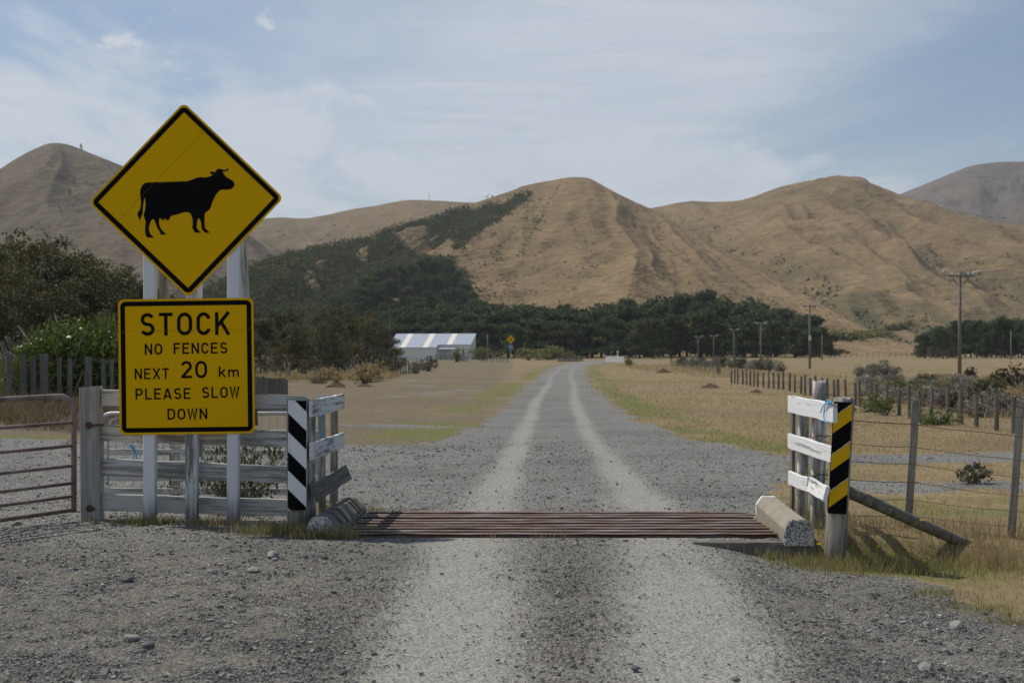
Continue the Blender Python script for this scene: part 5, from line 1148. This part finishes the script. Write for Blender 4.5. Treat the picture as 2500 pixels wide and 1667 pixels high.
for y0, y1, x0, x1 in ((-0.25, 6, -7.6, 0.15), (-1.95, 6, -19.15, -7.6)):
    n = len(b.v); q = [(x0, y0, zf_(y0)), (x1, y0, zf_(y0)), (x1, y1, zf_(y1)), (x0, y1, zf_(y1))]
    b.add(q+[(x, y, z-0.07) for x, y, z in q], [(0, 1, 2, 3), (7, 6, 5, 4), (0, 4, 5, 1), (1, 5, 6, 2), (2, 6, 7, 3), (3, 7, 4, 0)])
rf = b.build('roof', M['roof_iron'], H_)
for x0, x1, y0 in ((-5.6, -4.3, -0.26), (-10.9, -9.6, -1.96), (-16.2, -14.9, -1.96)):
    face('skylight_strip', [(x0, y0, zf_(y0)+0.02), (x1, y0, zf_(y0)+0.02), (x1, 5.95, zf_(5.95)+0.02), (x0, 5.95, zf_(5.95)+0.02)], 'skylight_sheet', rf)
MB().box((-0.02, 6, rg_+0.06), (19.4, 0.35, 0.06)).v
b = MB().add([(-7.3, -1.3, 2.35), (-3.4, -1.3, 2.35), (-3.4, 0, 2.85), (-7.3, 0, 2.85), (-7.3, -1.3, 2.28), (-3.4, -1.3, 2.28), (-3.4, -0.01, 2.78), (-7.3, -0.01, 2.78)], [(0, 1, 2, 3), (7, 6, 5, 4), (0, 4, 5, 1), (1, 5, 6, 2), (3, 7, 4, 0)]); b.build('porch_roof', M['roof_iron'], H_)
MB().box((-9.5, -1.95, el-0.06), (19.3 if False else 11.4, 0.12, 0.12)).build('gutter', M['white_paint'], H_).location = (-3.9, 0, 0)
MB().box((-5.6, -0.03, 1.0), (2.2, 0.06, 2.3)).build('door', M['box_grey'], H_)
for (x, y) in ((-7.2, -1.25), (-3.5, -1.25)): MB().box((x, y, 1.1), (0.1, 0.1, 2.5)).build('porch_post', M['white_paint'], H_)
# yard rails in front of the shed
def rail_fence(name, label, P0, P1, n, hgt, mat, rails=3, rh=0.14, pw=0.14, loc=None):
    P0, P1 = Vector(P0), Vector(P1); t = thing(name, label, 'fence', P0.lerp(P1, 0.5)); L = t.location
    for i in range(n): q = P0.lerp(P1, i/(n-1)); MB().box((0, 0, hgt/2-0.1), (pw, pw, hgt+0.2)).build('post', M[mat], t).location = q-L
    for k in range(rails):
        z = hgt*(k+0.85)/rails-0.08; board('rail', t, P0+Vector((0, -pw*0.6, z)), P1+Vector((0, -pw*0.6, z)), rh, 0.04, M[mat], seed=k, segs=4)
    return t
def gp_(px, d, dz=0): x = XD(px, d); return (x, d, tzf(x, d)+dz)
rail_fence('yard_fence', 'low dark wooden rail fence in front of the white shed', gp_(1000, 285), gp_(1075, 280), 7, 1.3, 'pole_wood')
rail_fence('loading_ramp_rail', 'pale wooden stock ramp rails against the shed front', gp_(1040, 292, 0.6), gp_(1078, 292, 0.9), 4, 1.7, 'grey_wood', 2)
rail_fence('bridge_rail', 'white wooden bridge rail on the right side of the road bend', gp_(1391, 262), gp_(1434, 258), 4, 1.15, 'white_board', 4, 0.2)
rail_fence('bridge_rail', 'grey wooden bridge rail on the left side of the road bend', gp_(1282, 262), gp_(1338, 274), 5, 1.15, 'fence_post_wood', 4, 0.2)
bx = gp_(1419, 262); tag(MB().tube([(0, 0, 0), (0, 0, 2.0)], 0.1, 8).box((0, 0, 2.0), (0.45, 0.12, 0.3)).build('marker_post', M['white_paint'], None, loc=bx), 'small white marker post standing behind the white bridge rail', 'marker post')
# utility poles
def utility_pole(px, d, h, label, arm=2.3, box=False, lean=0.0, armless=False, mat='pole_wood', ins=True):
    x, y, z = gp_(px, d); t = thing('utility_pole', label, 'utility pole', (x, y, z)); rp = 0.15 if d < 130 else 0.16
    MB().tube([(0, 0, -0.4), (lean*h*0.5, 0, h*0.5), (lean*h, 0, h)], [rp, rp*0.88, rp*0.72], 10).build('pole', M[mat], t, smooth=True)
    if not armless:
        MB().box((lean*h, -0.14, h-0.25), (arm, 0.10, 0.12)).build('crossarm', M[mat], t)
        for s in (-1, 1):
            MB().tube([(lean*h+s*0.12, -0.16, h-1.0), (lean*h+s*0.75, -0.16, h-0.3)], 0.025, 5).build('arm_brace', M['wire'], t)
            if not ins: continue
            for dx in (0.46, 0.30):
                MB().tube([(lean*h+s*arm*dx, -0.14, h-0.19), (lean*h+s*arm*dx, -0.14, h-0.02), (lean*h+s*arm*dx, -0.14, h+0.08)], [0.05, 0.10, 0.05], 7).build('insulator', M['porcelain'], t)
            MB().tube([(lean*h+s*arm*0.49, -0.14, h+0.0), (lean*h+s*(arm*0.49+0.42), -0.35, h+0.14)], 0.07, 7).build('insulator', M['porcelain'], t)
    if box: MB().box((lean*h*0.5, -0.22, h*0.48), (0.3, 0.2, 0.62)).build('meter_box', M['box_grey'], t)
    return t
PL = [(2204, 106, 8.35, 'tall grey utility pole with white insulators, nearest at right', False, 0.004), (1860, 172, 8.2, 'dark utility pole with a white box halfway up', True, -0.002), (1747, 262, 7.6, 'thin utility pole just left of the dark one with the box', False, 0.004), (1686, 322, 7.0, 'third utility pole from the tall nearest one, against the dark trees', False, 0.0), (1639, 330, 5.6, 'fourth short utility pole against the dark trees', False, 0.003), (1604, 336, 5.4, 'farthest short utility pole, left end of the right hand line', False, 0.0)]
for k, (px, d, h, lab, bx_, ln) in enumerate(PL): utility_pole(px, d, h, lab, (2.1, 1.8, 1.6, 1.6, 1.5, 1.5)[k], bx_, ln)
utility_pole(1888, 300, 5.5, 'slim bare pole against the right end of the dark trees', armless=True)
utility_pole(2322, 310, 6.6, 'slim bare pole in front of the right grove', armless=True)
utility_pole(896, 322, 11.6, 'utility pole with crossarm behind the low trees left of the shed', 2.0, mat='bark', ins=False)
utility_pole(1120, 318, 5.8, 'slim bare pole between the white shed and the far road sign', armless=True)
for s in (-1, 1):
    pts = []
    for (px, d, h, lab, bx_, ln) in PL: x, y, z = gp_(px, d); pts.append(Vector((x+s*1.1, y-0.14, z+h+0.05)))
    pts.insert(0, pts[0]+(pts[0]-pts[1])*1.0+Vector((0, 0, 0.2)))
    w_ = wire('power_line', None, pts, 0.014, 0.7, 5+s, wig=0.0); tag(w_, ('left' if s < 0 else 'right')+' hand power line wire strung along the crossarms of the utility poles', 'power line')
# far road sign: one lane bridge warning over a blue plate
x, y, z = gp_(1173, 170); t = thing('road_sign', 'small far yellow diamond sign over a blue plate beside the road', 'road sign', (x, y, z))
MB().tube([(0, 0, -0.2), (0, 0, 3.95)], 0.04, 8).build('post', M['galvanised'], t)
dp = sign_plate('diamond_panel', t, rrect(0.75, 0.75, 0.05), 0.01, 'sign_yellow'); dp.location = (0, -0.06, 3.72); dp.rotation_euler = (0, R(45), 0)
cs, sn = math.cos(R(-45)), math.sin(R(-45)); rot = lambda P: [(px_*cs+pz_*sn, -px_*sn+pz_*cs) for px_, pz_ in P]
for s in (-1, 1):
    vv, ff = stroke_mesh([(rot([(s*0.2, 0.24), (s*0.1, 0.13), (s*0.1, -0.13), (s*0.2, -0.24)]), False)], 0.075, 0.004); MB().add(vv, ff).build('bracket_symbol', M['sign_black'], dp)
a = NT('sign_blue'); a.pbr((0.02, 0.16, 0.42), 0.5, spec=0.1); M['sign_blue'] = a.m
bp = sign_plate('blue_plate', t, rrect(0.58, 0.62, 0.04), 0.01, 'sign_blue'); bp.location = (0, -0.06, 2.78)
for (xo, sg, mt) in ((-0.12, 1, 'white_paint'), (0.14, -1, 'white_paint')):
    vv, ff = stroke_mesh([([(xo, -0.2*sg), (xo, 0.12*sg)], False)], 0.07, 0.004); v2 = [(xo-0.11, -0.0045, 0.06*sg), (xo+0.11, -0.0045, 0.06*sg), (xo, -0.0045, 0.25*sg)]
    MB().add(vv, ff).add(v2, [(0, 1, 2)]).build('arrow', M[mt], bp)
# far and middle fences
def post_fence(name, label, pts, n, h, r, mat='fence_post_wood', wires=(0.9, 0.65, 0.4), big=0, jit=0.05, wr=0.004, skip=None):
    P = [Vector(p) for p in pts]; seg = [(P[i+1]-P[i]).length for i in range(len(P)-1)]; T = sum(seg); rj = random.Random(len(label)); pos = []
    for i in range(n):
        s = T*i/(n-1)
        for k, L in enumerate(seg):
            if s <= L+1e-6: pos.append(P[k].lerp(P[k+1], s/L)); break
            s -= L
    t = thing(name, label, 'fence', (pos[n//2].x, pos[n//2].y, tzf(pos[n//2].x, pos[n//2].y)))
    tops = []
    for i, q in enumerate(pos):
        q = Vector((q.x+rj.uniform(-jit, jit), q.y+rj.uniform(-jit, jit)*3, 0)); q.z = tzf(q.x, q.y); hh = h*rj.uniform(0.9, 1.06); rr = r*(1.5 if big and i % big == 0 else rj.uniform(0.85, 1.1)); lx, ly = rj.uniform(-.03, .03), rj.uniform(-.03, .03)
        MB().tube([(0, 0, -0.2), (lx*0.5, ly*0.5, hh*0.5), (lx, ly, hh)], [rr, rr*0.97, rr*0.93], 7).build('post', M[mat], t).location = q-t.location
        tops.append((q, hh))
    for k, f in enumerate(wires): wire('fence_wire', t, [q+Vector((0, -r, f*hh)) for q, hh in tops], wr, 0.01, k, wig=0.0)
    return t
def gl(px, y_, hcam): d = FD*hcam/(y_-HD); return (XD(px, d), d, 0)
post_fence('post_fence', 'long weathered post and wire fence along the right field', [(11.6, 25.5, 0), (11.9, 31.6, 0), (12.0, 33.8, 0), (13.2, 50, 0), (14.5, 68, 0), (14.9, 92, 0)], 42, 0.96, 0.062, big=0)
post_fence('post_fence', 'far post fence below the grey shrubs right of the road', [(18.8, 124, 0), (20.5, 133, 0), (24.0, 205, 0)], 26, 1.1, 0.06)
post_fence('post_fence', 'thin fence line crossing in front of the hedge and right grove', [gp_(1905, 345), gp_(2140, 330), gp_(2420, 330)], 40, 1.4, 0.06, wires=(0.9, 0.5))
post_fence('post_fence', 'thin post fence through the tall pale grass right of the text panel', [gp_(575, 106), gp_(700, 108), gp_(840, 112), gp_(940, 126)], 24, 1.15, 0.06)
post_fence('post_fence', 'dark post fence between the shed and the far road sign', [gp_(1105, 268), gp_(1165, 262)], 9, 1.2, 0.09)
# left fence of grey posts behind the pipe gate
t = thing('post_fence', 'grey post and wire fence behind the rusty pipe gate at left', 'fence', (-9.5, 31, tzf(-9.5, 31)))
LPOS = [(-70, 30.4, 1.32, .075), (-22, 30.6, 1.3, .075), (22, 31.0, 1.30, .085), (52, 31.1, 1.3, .085), (78, 31.3, 1.3, .085), (103, 31.5, 1.36, .13), (137, 31.8, 1.3, .08), (160, 32.0, 1.3, .08), (203, 32.4, 1.38, .12), (238, 33.2, 1.33, .08), (256, 34.6, 1.3, .075), (276, 36.4, 1.3, .07), (300, 38.5, 1.3, .07), (325, 41, 1.3, .07)]
tops = []
for i, (px, d, h, w) in enumerate(LPOS):
    x = XD(px, d); z = tzf(x, d); z0 = max(z, 0.12); square_post('post', t, (x, d, z-0.3), (x+rt.uniform(-.02, .02), d, z0+h), w*1.15, w, M['fence_post_wood'], 70+i, 0.006, yaw=rt.uniform(-.3, .3)); tops.append(Vector((x, d-w*0.6, z0+h)))
for k, dz in enumerate((0.06, 0.40, 0.68, 0.95)): wire('fence_wire', t, [q-Vector((0, 0, dz)) for q in tops], 0.007, 0.01, k, wig=0.004)
# dark paling fence piece behind the board fence
t = thing('paling_fence', 'dark grey vertical paling fence between the text panel and the striped post', 'fence', (-9.0, 47, tzf(-9.0, 47)))
for k in range(16):
    px = 575+k*5.4; d = 46-0.12*k; x = XD(px, d); z = tzf(x, d); tp = 0.52-0.010*k
    square_post('paling', t, (x, d, z-0.2), (x+rt.uniform(-.015, .015), d, CAMH-(864+k*0.4-HD)/FD*d+rt.uniform(-.04, .04)), 0.10 if k < 15 else 0.17, 0.03, M['fence_post_wood'], 90+k, 0.004, yaw=rt.uniform(-.1, .1))
for z_ in (0.15, 0.6): board('rail', t, (XD(575, 46), 46.04, tzf(-9, 46)+z_), (XD(656, 44.2), 44.24, tzf(-8, 44.2)+z_), 0.09, 0.04, M['fence_post_wood'], seed=int(z_*100))
# small far tree by the tussocks
plant('small_tree', 'small mop headed tree with a bare stem in the far left paddock', 'tree', None, (XD(893, 118), 118, tzf(XD(893, 118), 118)), 0.3, (0.17, 0.17, 0.24), tree_parts('kanuka', 2))
# dried mounds of earth on the flats
for px, yb, w, h, lab in ((772, 890, 1.5, 0.42, 'dark heap of dry cow dung and earth on the left flat'), (838, 888, 1.5, 0.22, 'low flat dark mound beside the larger heap on the left flat'), (1632, 893, 1.5, 0.3, 'low brown earth mound on the dry field right of the road'), (1736, 904, 0.9, 0.2, 'small brown mound behind the right wing boards'), (1523, 857, 1.7, 0.5, 'rounded brown mound far along the right field')):
    d = FD*2.08/(yb-HD); x = XD(px, d); b = MB(); rj = random.Random(px); n = 14
    for i in range(6):
        f_ = i/5
        for j in range(n):
            t_ = 6.283*j/n; r_ = w/2*(1-f_)**0.8*rj.uniform(0.85, 1.15)+0.01; b.v.append((r_*math.cos(t_), r_*0.7*math.sin(t_), h*f_**1.2*rj.uniform(0.85, 1.1)-0.03))
    for i in range(5):
        for j in range(n): b.f.append((i*n+j, i*n+(j+1) % n, (i+1)*n+(j+1) % n, (i+1)*n+j))
    b.f.append(tuple(5*n+j for j in range(n))); o = b.build('earth_mound', M['mound'] if 'mound' in M else M['brown_leaf'], None, loc=(x, d, tzf(x, d))); tag(o, lab, 'earth mound')
# ------------------------------------------------------------------ loose gravel, stones, grass
rg = np.random.default_rng(4)
def stones_mesh(X, Y, Z, S, rg):
    n = len(X); base = np.array([[1, 0, 0], [-1, 0, 0], [0, 1, 0], [0, -1, 0], [0, 0, 1], [0, 0, -1]], float)
    # cube-ish crushed stone: 8 corners pushed about
    cor = np.array([[x, y, z] for x in (-1, 1) for y in (-1, 1) for z in (-1, 1)], float)*0.72
    V = cor[None]*rg.uniform(0.55, 1.25, (n, 8, 3)); V *= S[:, None, None]*np.stack([rg.uniform(0.7, 1.4, n), rg.uniform(0.6, 1.1, n), rg.uniform(0.35, 0.75, n)], -1)[:, None, :]
    a = rg.uniform(0, 6.283, n); c, s = np.cos(a)[:, None], np.sin(a)[:, None]; tlt = rg.uniform(-0.5, 0.5, (n, 1))
    vz = V[:, :, 2]+V[:, :, 0]*tlt; vx = V[:, :, 0]*c-V[:, :, 1]*s; vy = V[:, :, 0]*s+V[:, :, 1]*c
    V = np.stack([vx+X[:, None], vy+Y[:, None], vz+Z[:, None]], -1)
    f = np.array([(0, 1, 3, 2), (4, 6, 7, 5), (0, 4, 5, 1), (2, 3, 7, 6), (0, 2, 6, 4), (1, 5, 7, 3)]); F = (np.arange(n)[:, None, None]*8+f[None]).reshape(-1, 4)
    return V.reshape(-1, 3), F
N = 290000; sy = rg.uniform(905, 1600, N)**1.0; Y = FD*1.65/(sy-HD); sx = rg.uniform(-120, 2470, N); X = XD(sx, Y)
gm = gravel_mask(X, Y); tm = track_mask(X, Y); keep = (rg.random(N) < sst(48, 22, Y)*gm*(1-0.90*np.clip(1.25*tm, 0, 1))*np.clip(0.35+0.9*fbm(X/0.8, Y/0.8, 97, 3), 0.2, 1)) & ~((X > GX0-0.02) & (X < GX1+0.02) & (Y > GY0-0.03) & (Y < GY1+0.02)) & ~((X > 1.6) & (X < 2.6) & (Y > 11.35) & (Y < 13.4))
X, Y = X[keep], Y[keep]; S = np.exp(rg.normal(math.log(0.0042), 0.58, len(X)))*np.clip(0.75+Y/50, 0.85, 1.5); S = np.clip(S, 0.0025, 0.026)*(1-0.35*tm[keep])
heap = np.exp(-((Y-25)/3.5)**2)*(X < 1.5)*(X > -8); S = S*(1+0.9*heap*rg.random(len(X)))
V, F = stones_mesh(X, Y, tz(X, Y)+S*0.15, S, rg)
tag(mesh_np('loose_gravel', V, F, 4, M['gravel_stone']), 'loose grey gravel strewn over the road and the ground beside it', 'gravel', kind='stuff')
# single stones large enough to point at
def single_stone(px, py, s, mat, label, seed, name='stone'):
    d = FD*1.6/(py-HD); x = XD(px, d); r2 = np.random.default_rng(seed); bm = bmesh.new(); bmesh.ops.create_icosphere(bm, subdivisions=2, radius=1.0)
    k = r2.normal(size=(5, 3)); k /= np.linalg.norm(k, axis=1)[:, None]
    for v_ in bm.verts:
        p = np.array(v_.co); q = 1.0
        for kk in k: q = min(q, 0.72/max(0.05, float(p@kk))) if float(p@kk) > 0.72 else q
        v_.co = Vector(p*q*np.array([1.15, 0.85, 0.62])*s*r2.uniform(0.94, 1.06))
    me = bpy.data.meshes.new(name); bm.to_mesh(me); bm.free(); me.materials.append(M[mat]); o = bpy.data.objects.new(name, me); C.objects.link(o); o.location = (x, d, tzf(x, d)+s*0.25); o.rotation_euler = (0, 0, r2.uniform(0, 6.28))
    return tag(o, label, 'stone')
ST = [(290, 1334, 0.055, 'rock_dark', 'largest dark angular stone on the gravel below the yellow sign'), (626, 1279, 0.06, 'rock_pale', 'pale flat stone on the gravel below the striped end post'), (632, 1287, 0.035, 'rock_pale', 'small pale chip in front of the flat pale stone'), (582, 1313, 0.05, 'rock_pale', 'rounded cream stone on the gravel left of the wheel track'), (487, 1315, 0.038, 'rock_pale', 'smaller rounded pale stone left of the cream stone'), (338, 1487, 0.045, 'rock_dark', 'dark square stone in the left foreground'), (303, 1470, 0.045, 'rock_pale', 'grey half buried stone beside the dark square one'), (535, 1372, 0.026, 'rock_pale', 'small grey stone in the middle of the left gravel'), (505, 1395, 0.022, 'rock_dark', 'small dark stone just below the small grey one'), (2198, 1391, 0.055, 'rock_pale', 'long pale stone at the grass edge at right'), (2128, 1513, 0.05, 'rock_pale', 'pale blue grey stone in the right foreground'), (1248, 1312, 0.03, 'rock_dark', 'dark chip lying on the road in front of the grid'), (795, 1328, 0.022, 'rock_dark', 'small dark stone near the left wheel track'), (38, 1208, 0.05, 'rock_pale', 'rounded grey stone under the pipe gate'), (1460, 1535, 0.024, 'rock_dark', 'dark pebble low in the middle of the road'), (1690, 1562, 0.022, 'rock_dark', 'dark pebble at the bottom of the right wheel track'), (790, 1545, 0.022, 'rock_dark', 'dark pebble low in the left foreground')]
for k, (px, py, s, mt, lab) in enumerate(ST): single_stone(px, py, s, mt, lab, 200+k)
def blades(X, Y, H, W, rg, lean=0.5, curl=0.5):
    """each blade: 2 quads + tip triangle merged as one strip of 3 quads"""
    n = len(X); Z = tz(X, Y)-0.01; a = rg.uniform(0, 6.283, n); dx, dy = np.cos(a), np.sin(a); b = rg.uniform(0, 6.283, n); ox, oy = np.cos(b), np.sin(b)
    L = rg.uniform(0.1, 1.0, n)*lean; V = []
    for k, (t, w) in enumerate(((0, 1.0), (0.45, 0.8), (0.8, 0.45), (1.0, 0.08))):
        cx = X+ox*L*H*(t*(1-curl)+curl*t*t); cy = Y+oy*L*H*(t*(1-curl)+curl*t*t); cz = Z+H*(t-0.25*L*t*t)
        V += [np.stack([cx-dx*W*w/2, cy-dy*W*w/2, cz], -1), np.stack([cx+dx*W*w/2, cy+dy*W*w/2, cz], -1)]
    V = np.stack(V, 1).reshape(-1, 3); f = np.array([(0, 1, 3, 2), (2, 3, 5, 4), (4, 5, 7, 6)]); F = (np.arange(n)[:, None, None]*8+f[None]).reshape(-1, 4)
    return V, F
def grass(name, label, mat, parts, rg):
    VS = []; FS = []; off = 0
    for p in parts:
        V, F = blades(*p[:4], rg, *(p[4:] or (0.6,))); VS.append(V); FS.append(F+off); off += len(V)
    return tag(mesh_np(name, np.concatenate(VS), np.concatenate(FS), 4, M[mat]), label, 'grass', kind='stuff')
def scatter(n, x0, x1, y0, y1, fn):
    X = rg.uniform(x0, x1, n); Y = rg.uniform(y0, y1, n); k = rg.random(n) < fn(X, Y); return X[k], Y[k]
notpit = lambda X, Y: ~((X > -1.8) & (X < 2.62) & (Y > 11.3) & (Y < 13.5))
dry, grn, rnk = [], [], []
# verge on the right round the posts
X, Y = scatter(60000, 1.9, 9.5, 8.4, 22, lambda X, Y: (1-gravel_mask(X, Y))*notpit(X, Y)*np.clip(0.05+1.4*(fbm(X/0.5, Y/0.5, 201, 3)-0.3), 0, 1))
g = (green_mask(X, Y) > rg.random(len(X))*0.9); hh = rg.uniform(0.03, 0.11, len(X))*(0.7+0.9*fbm(X/0.7, Y/0.7, 202, 2))*np.where(Y > 15, 0.75, np.where(Y < 10.6, 0.6, 1.0))
dry.append((X[~g], Y[~g], hh[~g], rg.uniform(0.003, 0.006, (~g).sum()))); grn.append((X[g], Y[g], hh[g]*0.9, rg.uniform(0.004, 0.008, g.sum())))
# longer tufts at the striped post and along the wire fence
for cx_, cy_, sx_, sy_, n_, h0, h1, gf in ((2.75, 11.0, 0.28, 0.16, 1500, 0.06, 0.18, 0.6), (2.42, 11.16, 0.12, 0.06, 260, 0.04, 0.13, 0.5), (3.3, 11.15, 0.4, 0.28, 1500, 0.06, 0.17, 0.75), (3.9, 11.6, 0.5, 0.3, 700, 0.06, 0.20, 0.12), (4.5, 11.9, 0.35, 0.3, 500, 0.08, 0.24, 0.1), (3.7, 12.6, 0.5, 0.25, 800, 0.08, 0.2, 0.1), (2.75, 12.9, 0.12, 0.4, 600, 0.06, 0.2, 0.3), (4.05, 11.3, 0.12, 0.12, 260, 0.15, 0.34, 0.0), (2.85, 11.75, 0.12, 0.3, 500, 0.1, 0.3, 0.25)):
    X = rg.normal(cx_, sx_, n_); Y = rg.normal(cy_, sy_, n_); k = notpit(X, Y) | (Y < 11.36); X, Y = X[k], Y[k]; h = rg.uniform(h0, h1, len(X)); g = rg.random(len(X)) < gf
    grn.append((X[g], Y[g], h[g]*0.8, rg.uniform(0.004, 0.008, g.sum()))); dry.append((X[~g], Y[~g], h[~g], rg.uniform(0.0025, 0.005, (~g).sum())))
# strip under the left fence, tuft at the left end post, kerbs
X = rg.uniform(-4.0, -1.95, 2600); Y = 12.80-0.13*(X+4)+rg.normal(0, 0.13, 2600); k = fbm(X/0.16, Y/0.2, 203, 3) > 0.54; X, Y = X[k], Y[k]; h = rg.uniform(0.02, 0.085, len(X)); g = rg.random(len(X)) < 0.65
grn.append((X[g], Y[g], h[g], rg.uniform(0.004, 0.008, g.sum()))); dry.append((X[~g], Y[~g], h[~g], rg.uniform(0.003, 0.005, (~g).sum())))
for cx_, cy_, sx_, sy_, n_, h0, h1, gf in ((-2.05, 11.92, 0.22, 0.09, 900, 0.05, 0.16, 0.3), (-1.58, 11.66, 0.14, 0.05, 500, 0.06, 0.17, 0.6), (-1.75, 11.75, 0.1, 0.1, 300, 0.05, 0.14, 0.5), (-3.35, 12.58, 0.13, 0.06, 300, 0.05, 0.14, 0.7), (-2.75, 12.5, 0.12, 0.05, 260, 0.05, 0.15, 0.15), (-1.72, 13.6, 0.18, 0.3, 700, 0.06, 0.18, 0.25), (-1.4, 13.6, 0.2, 0.1, 300, 0.04, 0.1, 0.4), (2.2, 11.36, 0.08, 0.03, 120, 0.05, 0.13, 0.6), (0.35, 11.66, 0.10, 0.02, 50, 0.05, 0.13, 0.0), (-0.15, 11.67, 0.06, 0.02, 20, 0.04, 0.1, 0.0), (2.06, 13.55, 0.15, 0.06, 120, 0.03, 0.08, 0.5), (3.1, 9.85, 0.10, 0.06, 220, 0.03, 0.09, 0.7), (3.22, 8.75, 0.09, 0.05, 200, 0.03, 0.09, 0.6), (3.25, 9.3, 0.2, 0.15, 500, 0.03, 0.1, 0.5)):
    X = rg.normal(cx_, sx_, n_); Y = rg.normal(cy_, sy_, n_); h = rg.uniform(h0, h1, n_); g = rg.random(n_) < gf
    grn.append((X[g], Y[g], h[g], rg.uniform(0.004, 0.007, g.sum()))); dry.append((X[~g], Y[~g], h[~g], rg.uniform(0.0025, 0.005, (~g).sum())))
# pasture: short cover thinning with distance
sy = rg.uniform(842, 1075, 120000); Y = FD*2.05/(sy-HD); X = XD(rg.uniform(-60, 2420, 120000), Y); k = (rg.random(len(X)) < (1-gravel_mask(X, Y))*np.where(X < 1, 0.45, 1.0)) & (Y > 19); X, Y = X[k], Y[k]
g = rg.random(len(X)) < green_mask(X, Y)*0.8; h = rg.uniform(0.03, 0.10, len(X))*np.clip(Y/40, 0.7, 1.5)*np.where(X < 1, 0.6, 1); w = 0.004+0.00018*Y
dry.append((X[~g], Y[~g], h[~g], w[~g])); grn.append((X[g], Y[g], h[g], w[g]*1.2))
# rank dry grass: left paddock below the post fence, behind the board fence, along the far fence, right of the field fence
def rank(n, x0, x1, y0, y1, h0, h1, w, fn=None, into=None):
    X, Y = scatter(n, x0, x1, y0, y1, fn or (lambda X, Y: np.clip(2.2*(fbm(X/1.3, Y/1.3, 207, 3)-0.25), 0, 1))); (dry if into is None else into).append((X, Y, rg.uniform(h0, h1, len(X)), rg.uniform(0.6, 1.3, len(X))*w, 1.5))
rank(15000, -16, -7.8, 26.0, 33, 0.15, 0.6, 0.012, into=rnk); rank(5000, -13, -7, 33, 44, 0.2, 0.7, 0.016, into=rnk); rank(9000, -25, -9.5, 101, 116, 0.3, 0.85, 0.035)
rank(26000, 12.5, 42, 34, 98, 0.15, 0.5, 0.02, lambda X, Y: (X > np.interp(Y, [30, 50, 70, 95], [12.6, 13.9, 15.0, 15.6]))*np.clip(2.0*(fbm(X/2.5, Y/2.5, 208, 3)-0.25), 0, 1))
rank(6000, 15, 27, 105, 210, 0.2, 0.6, 0.04)
grass('dry_grass', 'straw coloured dry grass over the verges and fields', 'dry_blade', dry, rg)
grass('rank_grass', 'tangled brown dead grass, darkened for tree shade, behind the rusty pipe gate', 'shaded_rank_blade', rnk, rg)
grass('green_grass', 'green grass tufts along the road edges and under the posts', 'green_blade', grn, rg)
# small yellow flowers
for k, (px, py, hz, lab) in enumerate(((608, 1263, 0.11, 'yellow dandelion under the right end of the board fence'), (683, 1270, 0.10, 'yellow dandelion beside the striped end post, left side'), (1904, 1310, 0.15, 'yellow flower at the foot of the striped right post'), (1986, 1302, 0.16, 'yellow flower in the grass just right of the striped right post'), (2010, 1352, 0.10, 'yellow flower low in the green grass right of the striped post'), (2052, 1200, 0.20, 'yellow flower beside the slanting brace pole'))):
    pass
FL = [(-2.32, 12.38, 0.11, 'left yellow dandelion under the right end of the board fence'), (-2.05, 12.30, 0.11, 'right yellow dandelion under the board fence beside the striped post'), (2.53, 11.16, 0.17, 'yellow flower left of the foot of the right striped post'), (2.98, 11.0, 0.18, 'upper yellow flower in the grass right of the striped post'), (3.08, 10.95, 0.12, 'middle yellow flower in the grass right of the striped post'), (3.3, 10.82, 0.10, 'lowest yellow flower in the grass right of the striped post'), (3.45, 11.4, 0.36, 'yellow flower in front of the slanting brace pole')]
for k, (x, y, h, lab) in enumerate(FL):
    t = thing('dandelion', lab, 'flower', (x, y, tzf(x, y))); MB().tube([(0, 0, -0.02), (0.008, 0, h*0.6), (0.004, 0, h)], [0.003, 0.0025, 0.002], 5).build('stem', M['green_blade'], t)
    b = MB()
    for j in range(11):
        a_ = 6.283*j/11; ca_, sa_ = math.cos(a_), math.sin(a_); b.add([(0.004, 0, h), (0.004+0.015*ca_-0.005*sa_, 0.015*sa_+0.005*ca_, h+0.006), (0.004+0.024*ca_, 0.024*sa_, h+0.008), (0.004+0.015*ca_+0.005*sa_, 0.015*sa_-0.005*ca_, h+0.006)], [(0, 1, 2, 3)])
    b.tube([(0.004, 0, h-0.004), (0.004, 0, h+0.008)], 0.009, 7); b.build('petals', M['flower_yellow'], t)

# ------------------------------------------------------------------ air between the camera and the hills
hz = NT('haze_air'); pv = hz.n('ShaderNodeVolumePrincipled'); pv.inputs['Color'].default_value = (0.86, 0.91, 1.0, 1); pv.inputs['Density'].default_value = 0.0001; pv.inputs['Anisotropy'].default_value = 0.2
hz.t.links.new(pv.outputs[0], hz.out.inputs['Volume'])
o = MB().box((0, 0, 0), (9000, 5000, 560)).build('haze', hz.m, None, loc=(0, 2200, 560/2-3)); o['kind'] = 'stuff'; o['label'] = 'thin pale air haze lying over the flats and hills'; o['category'] = 'haze'
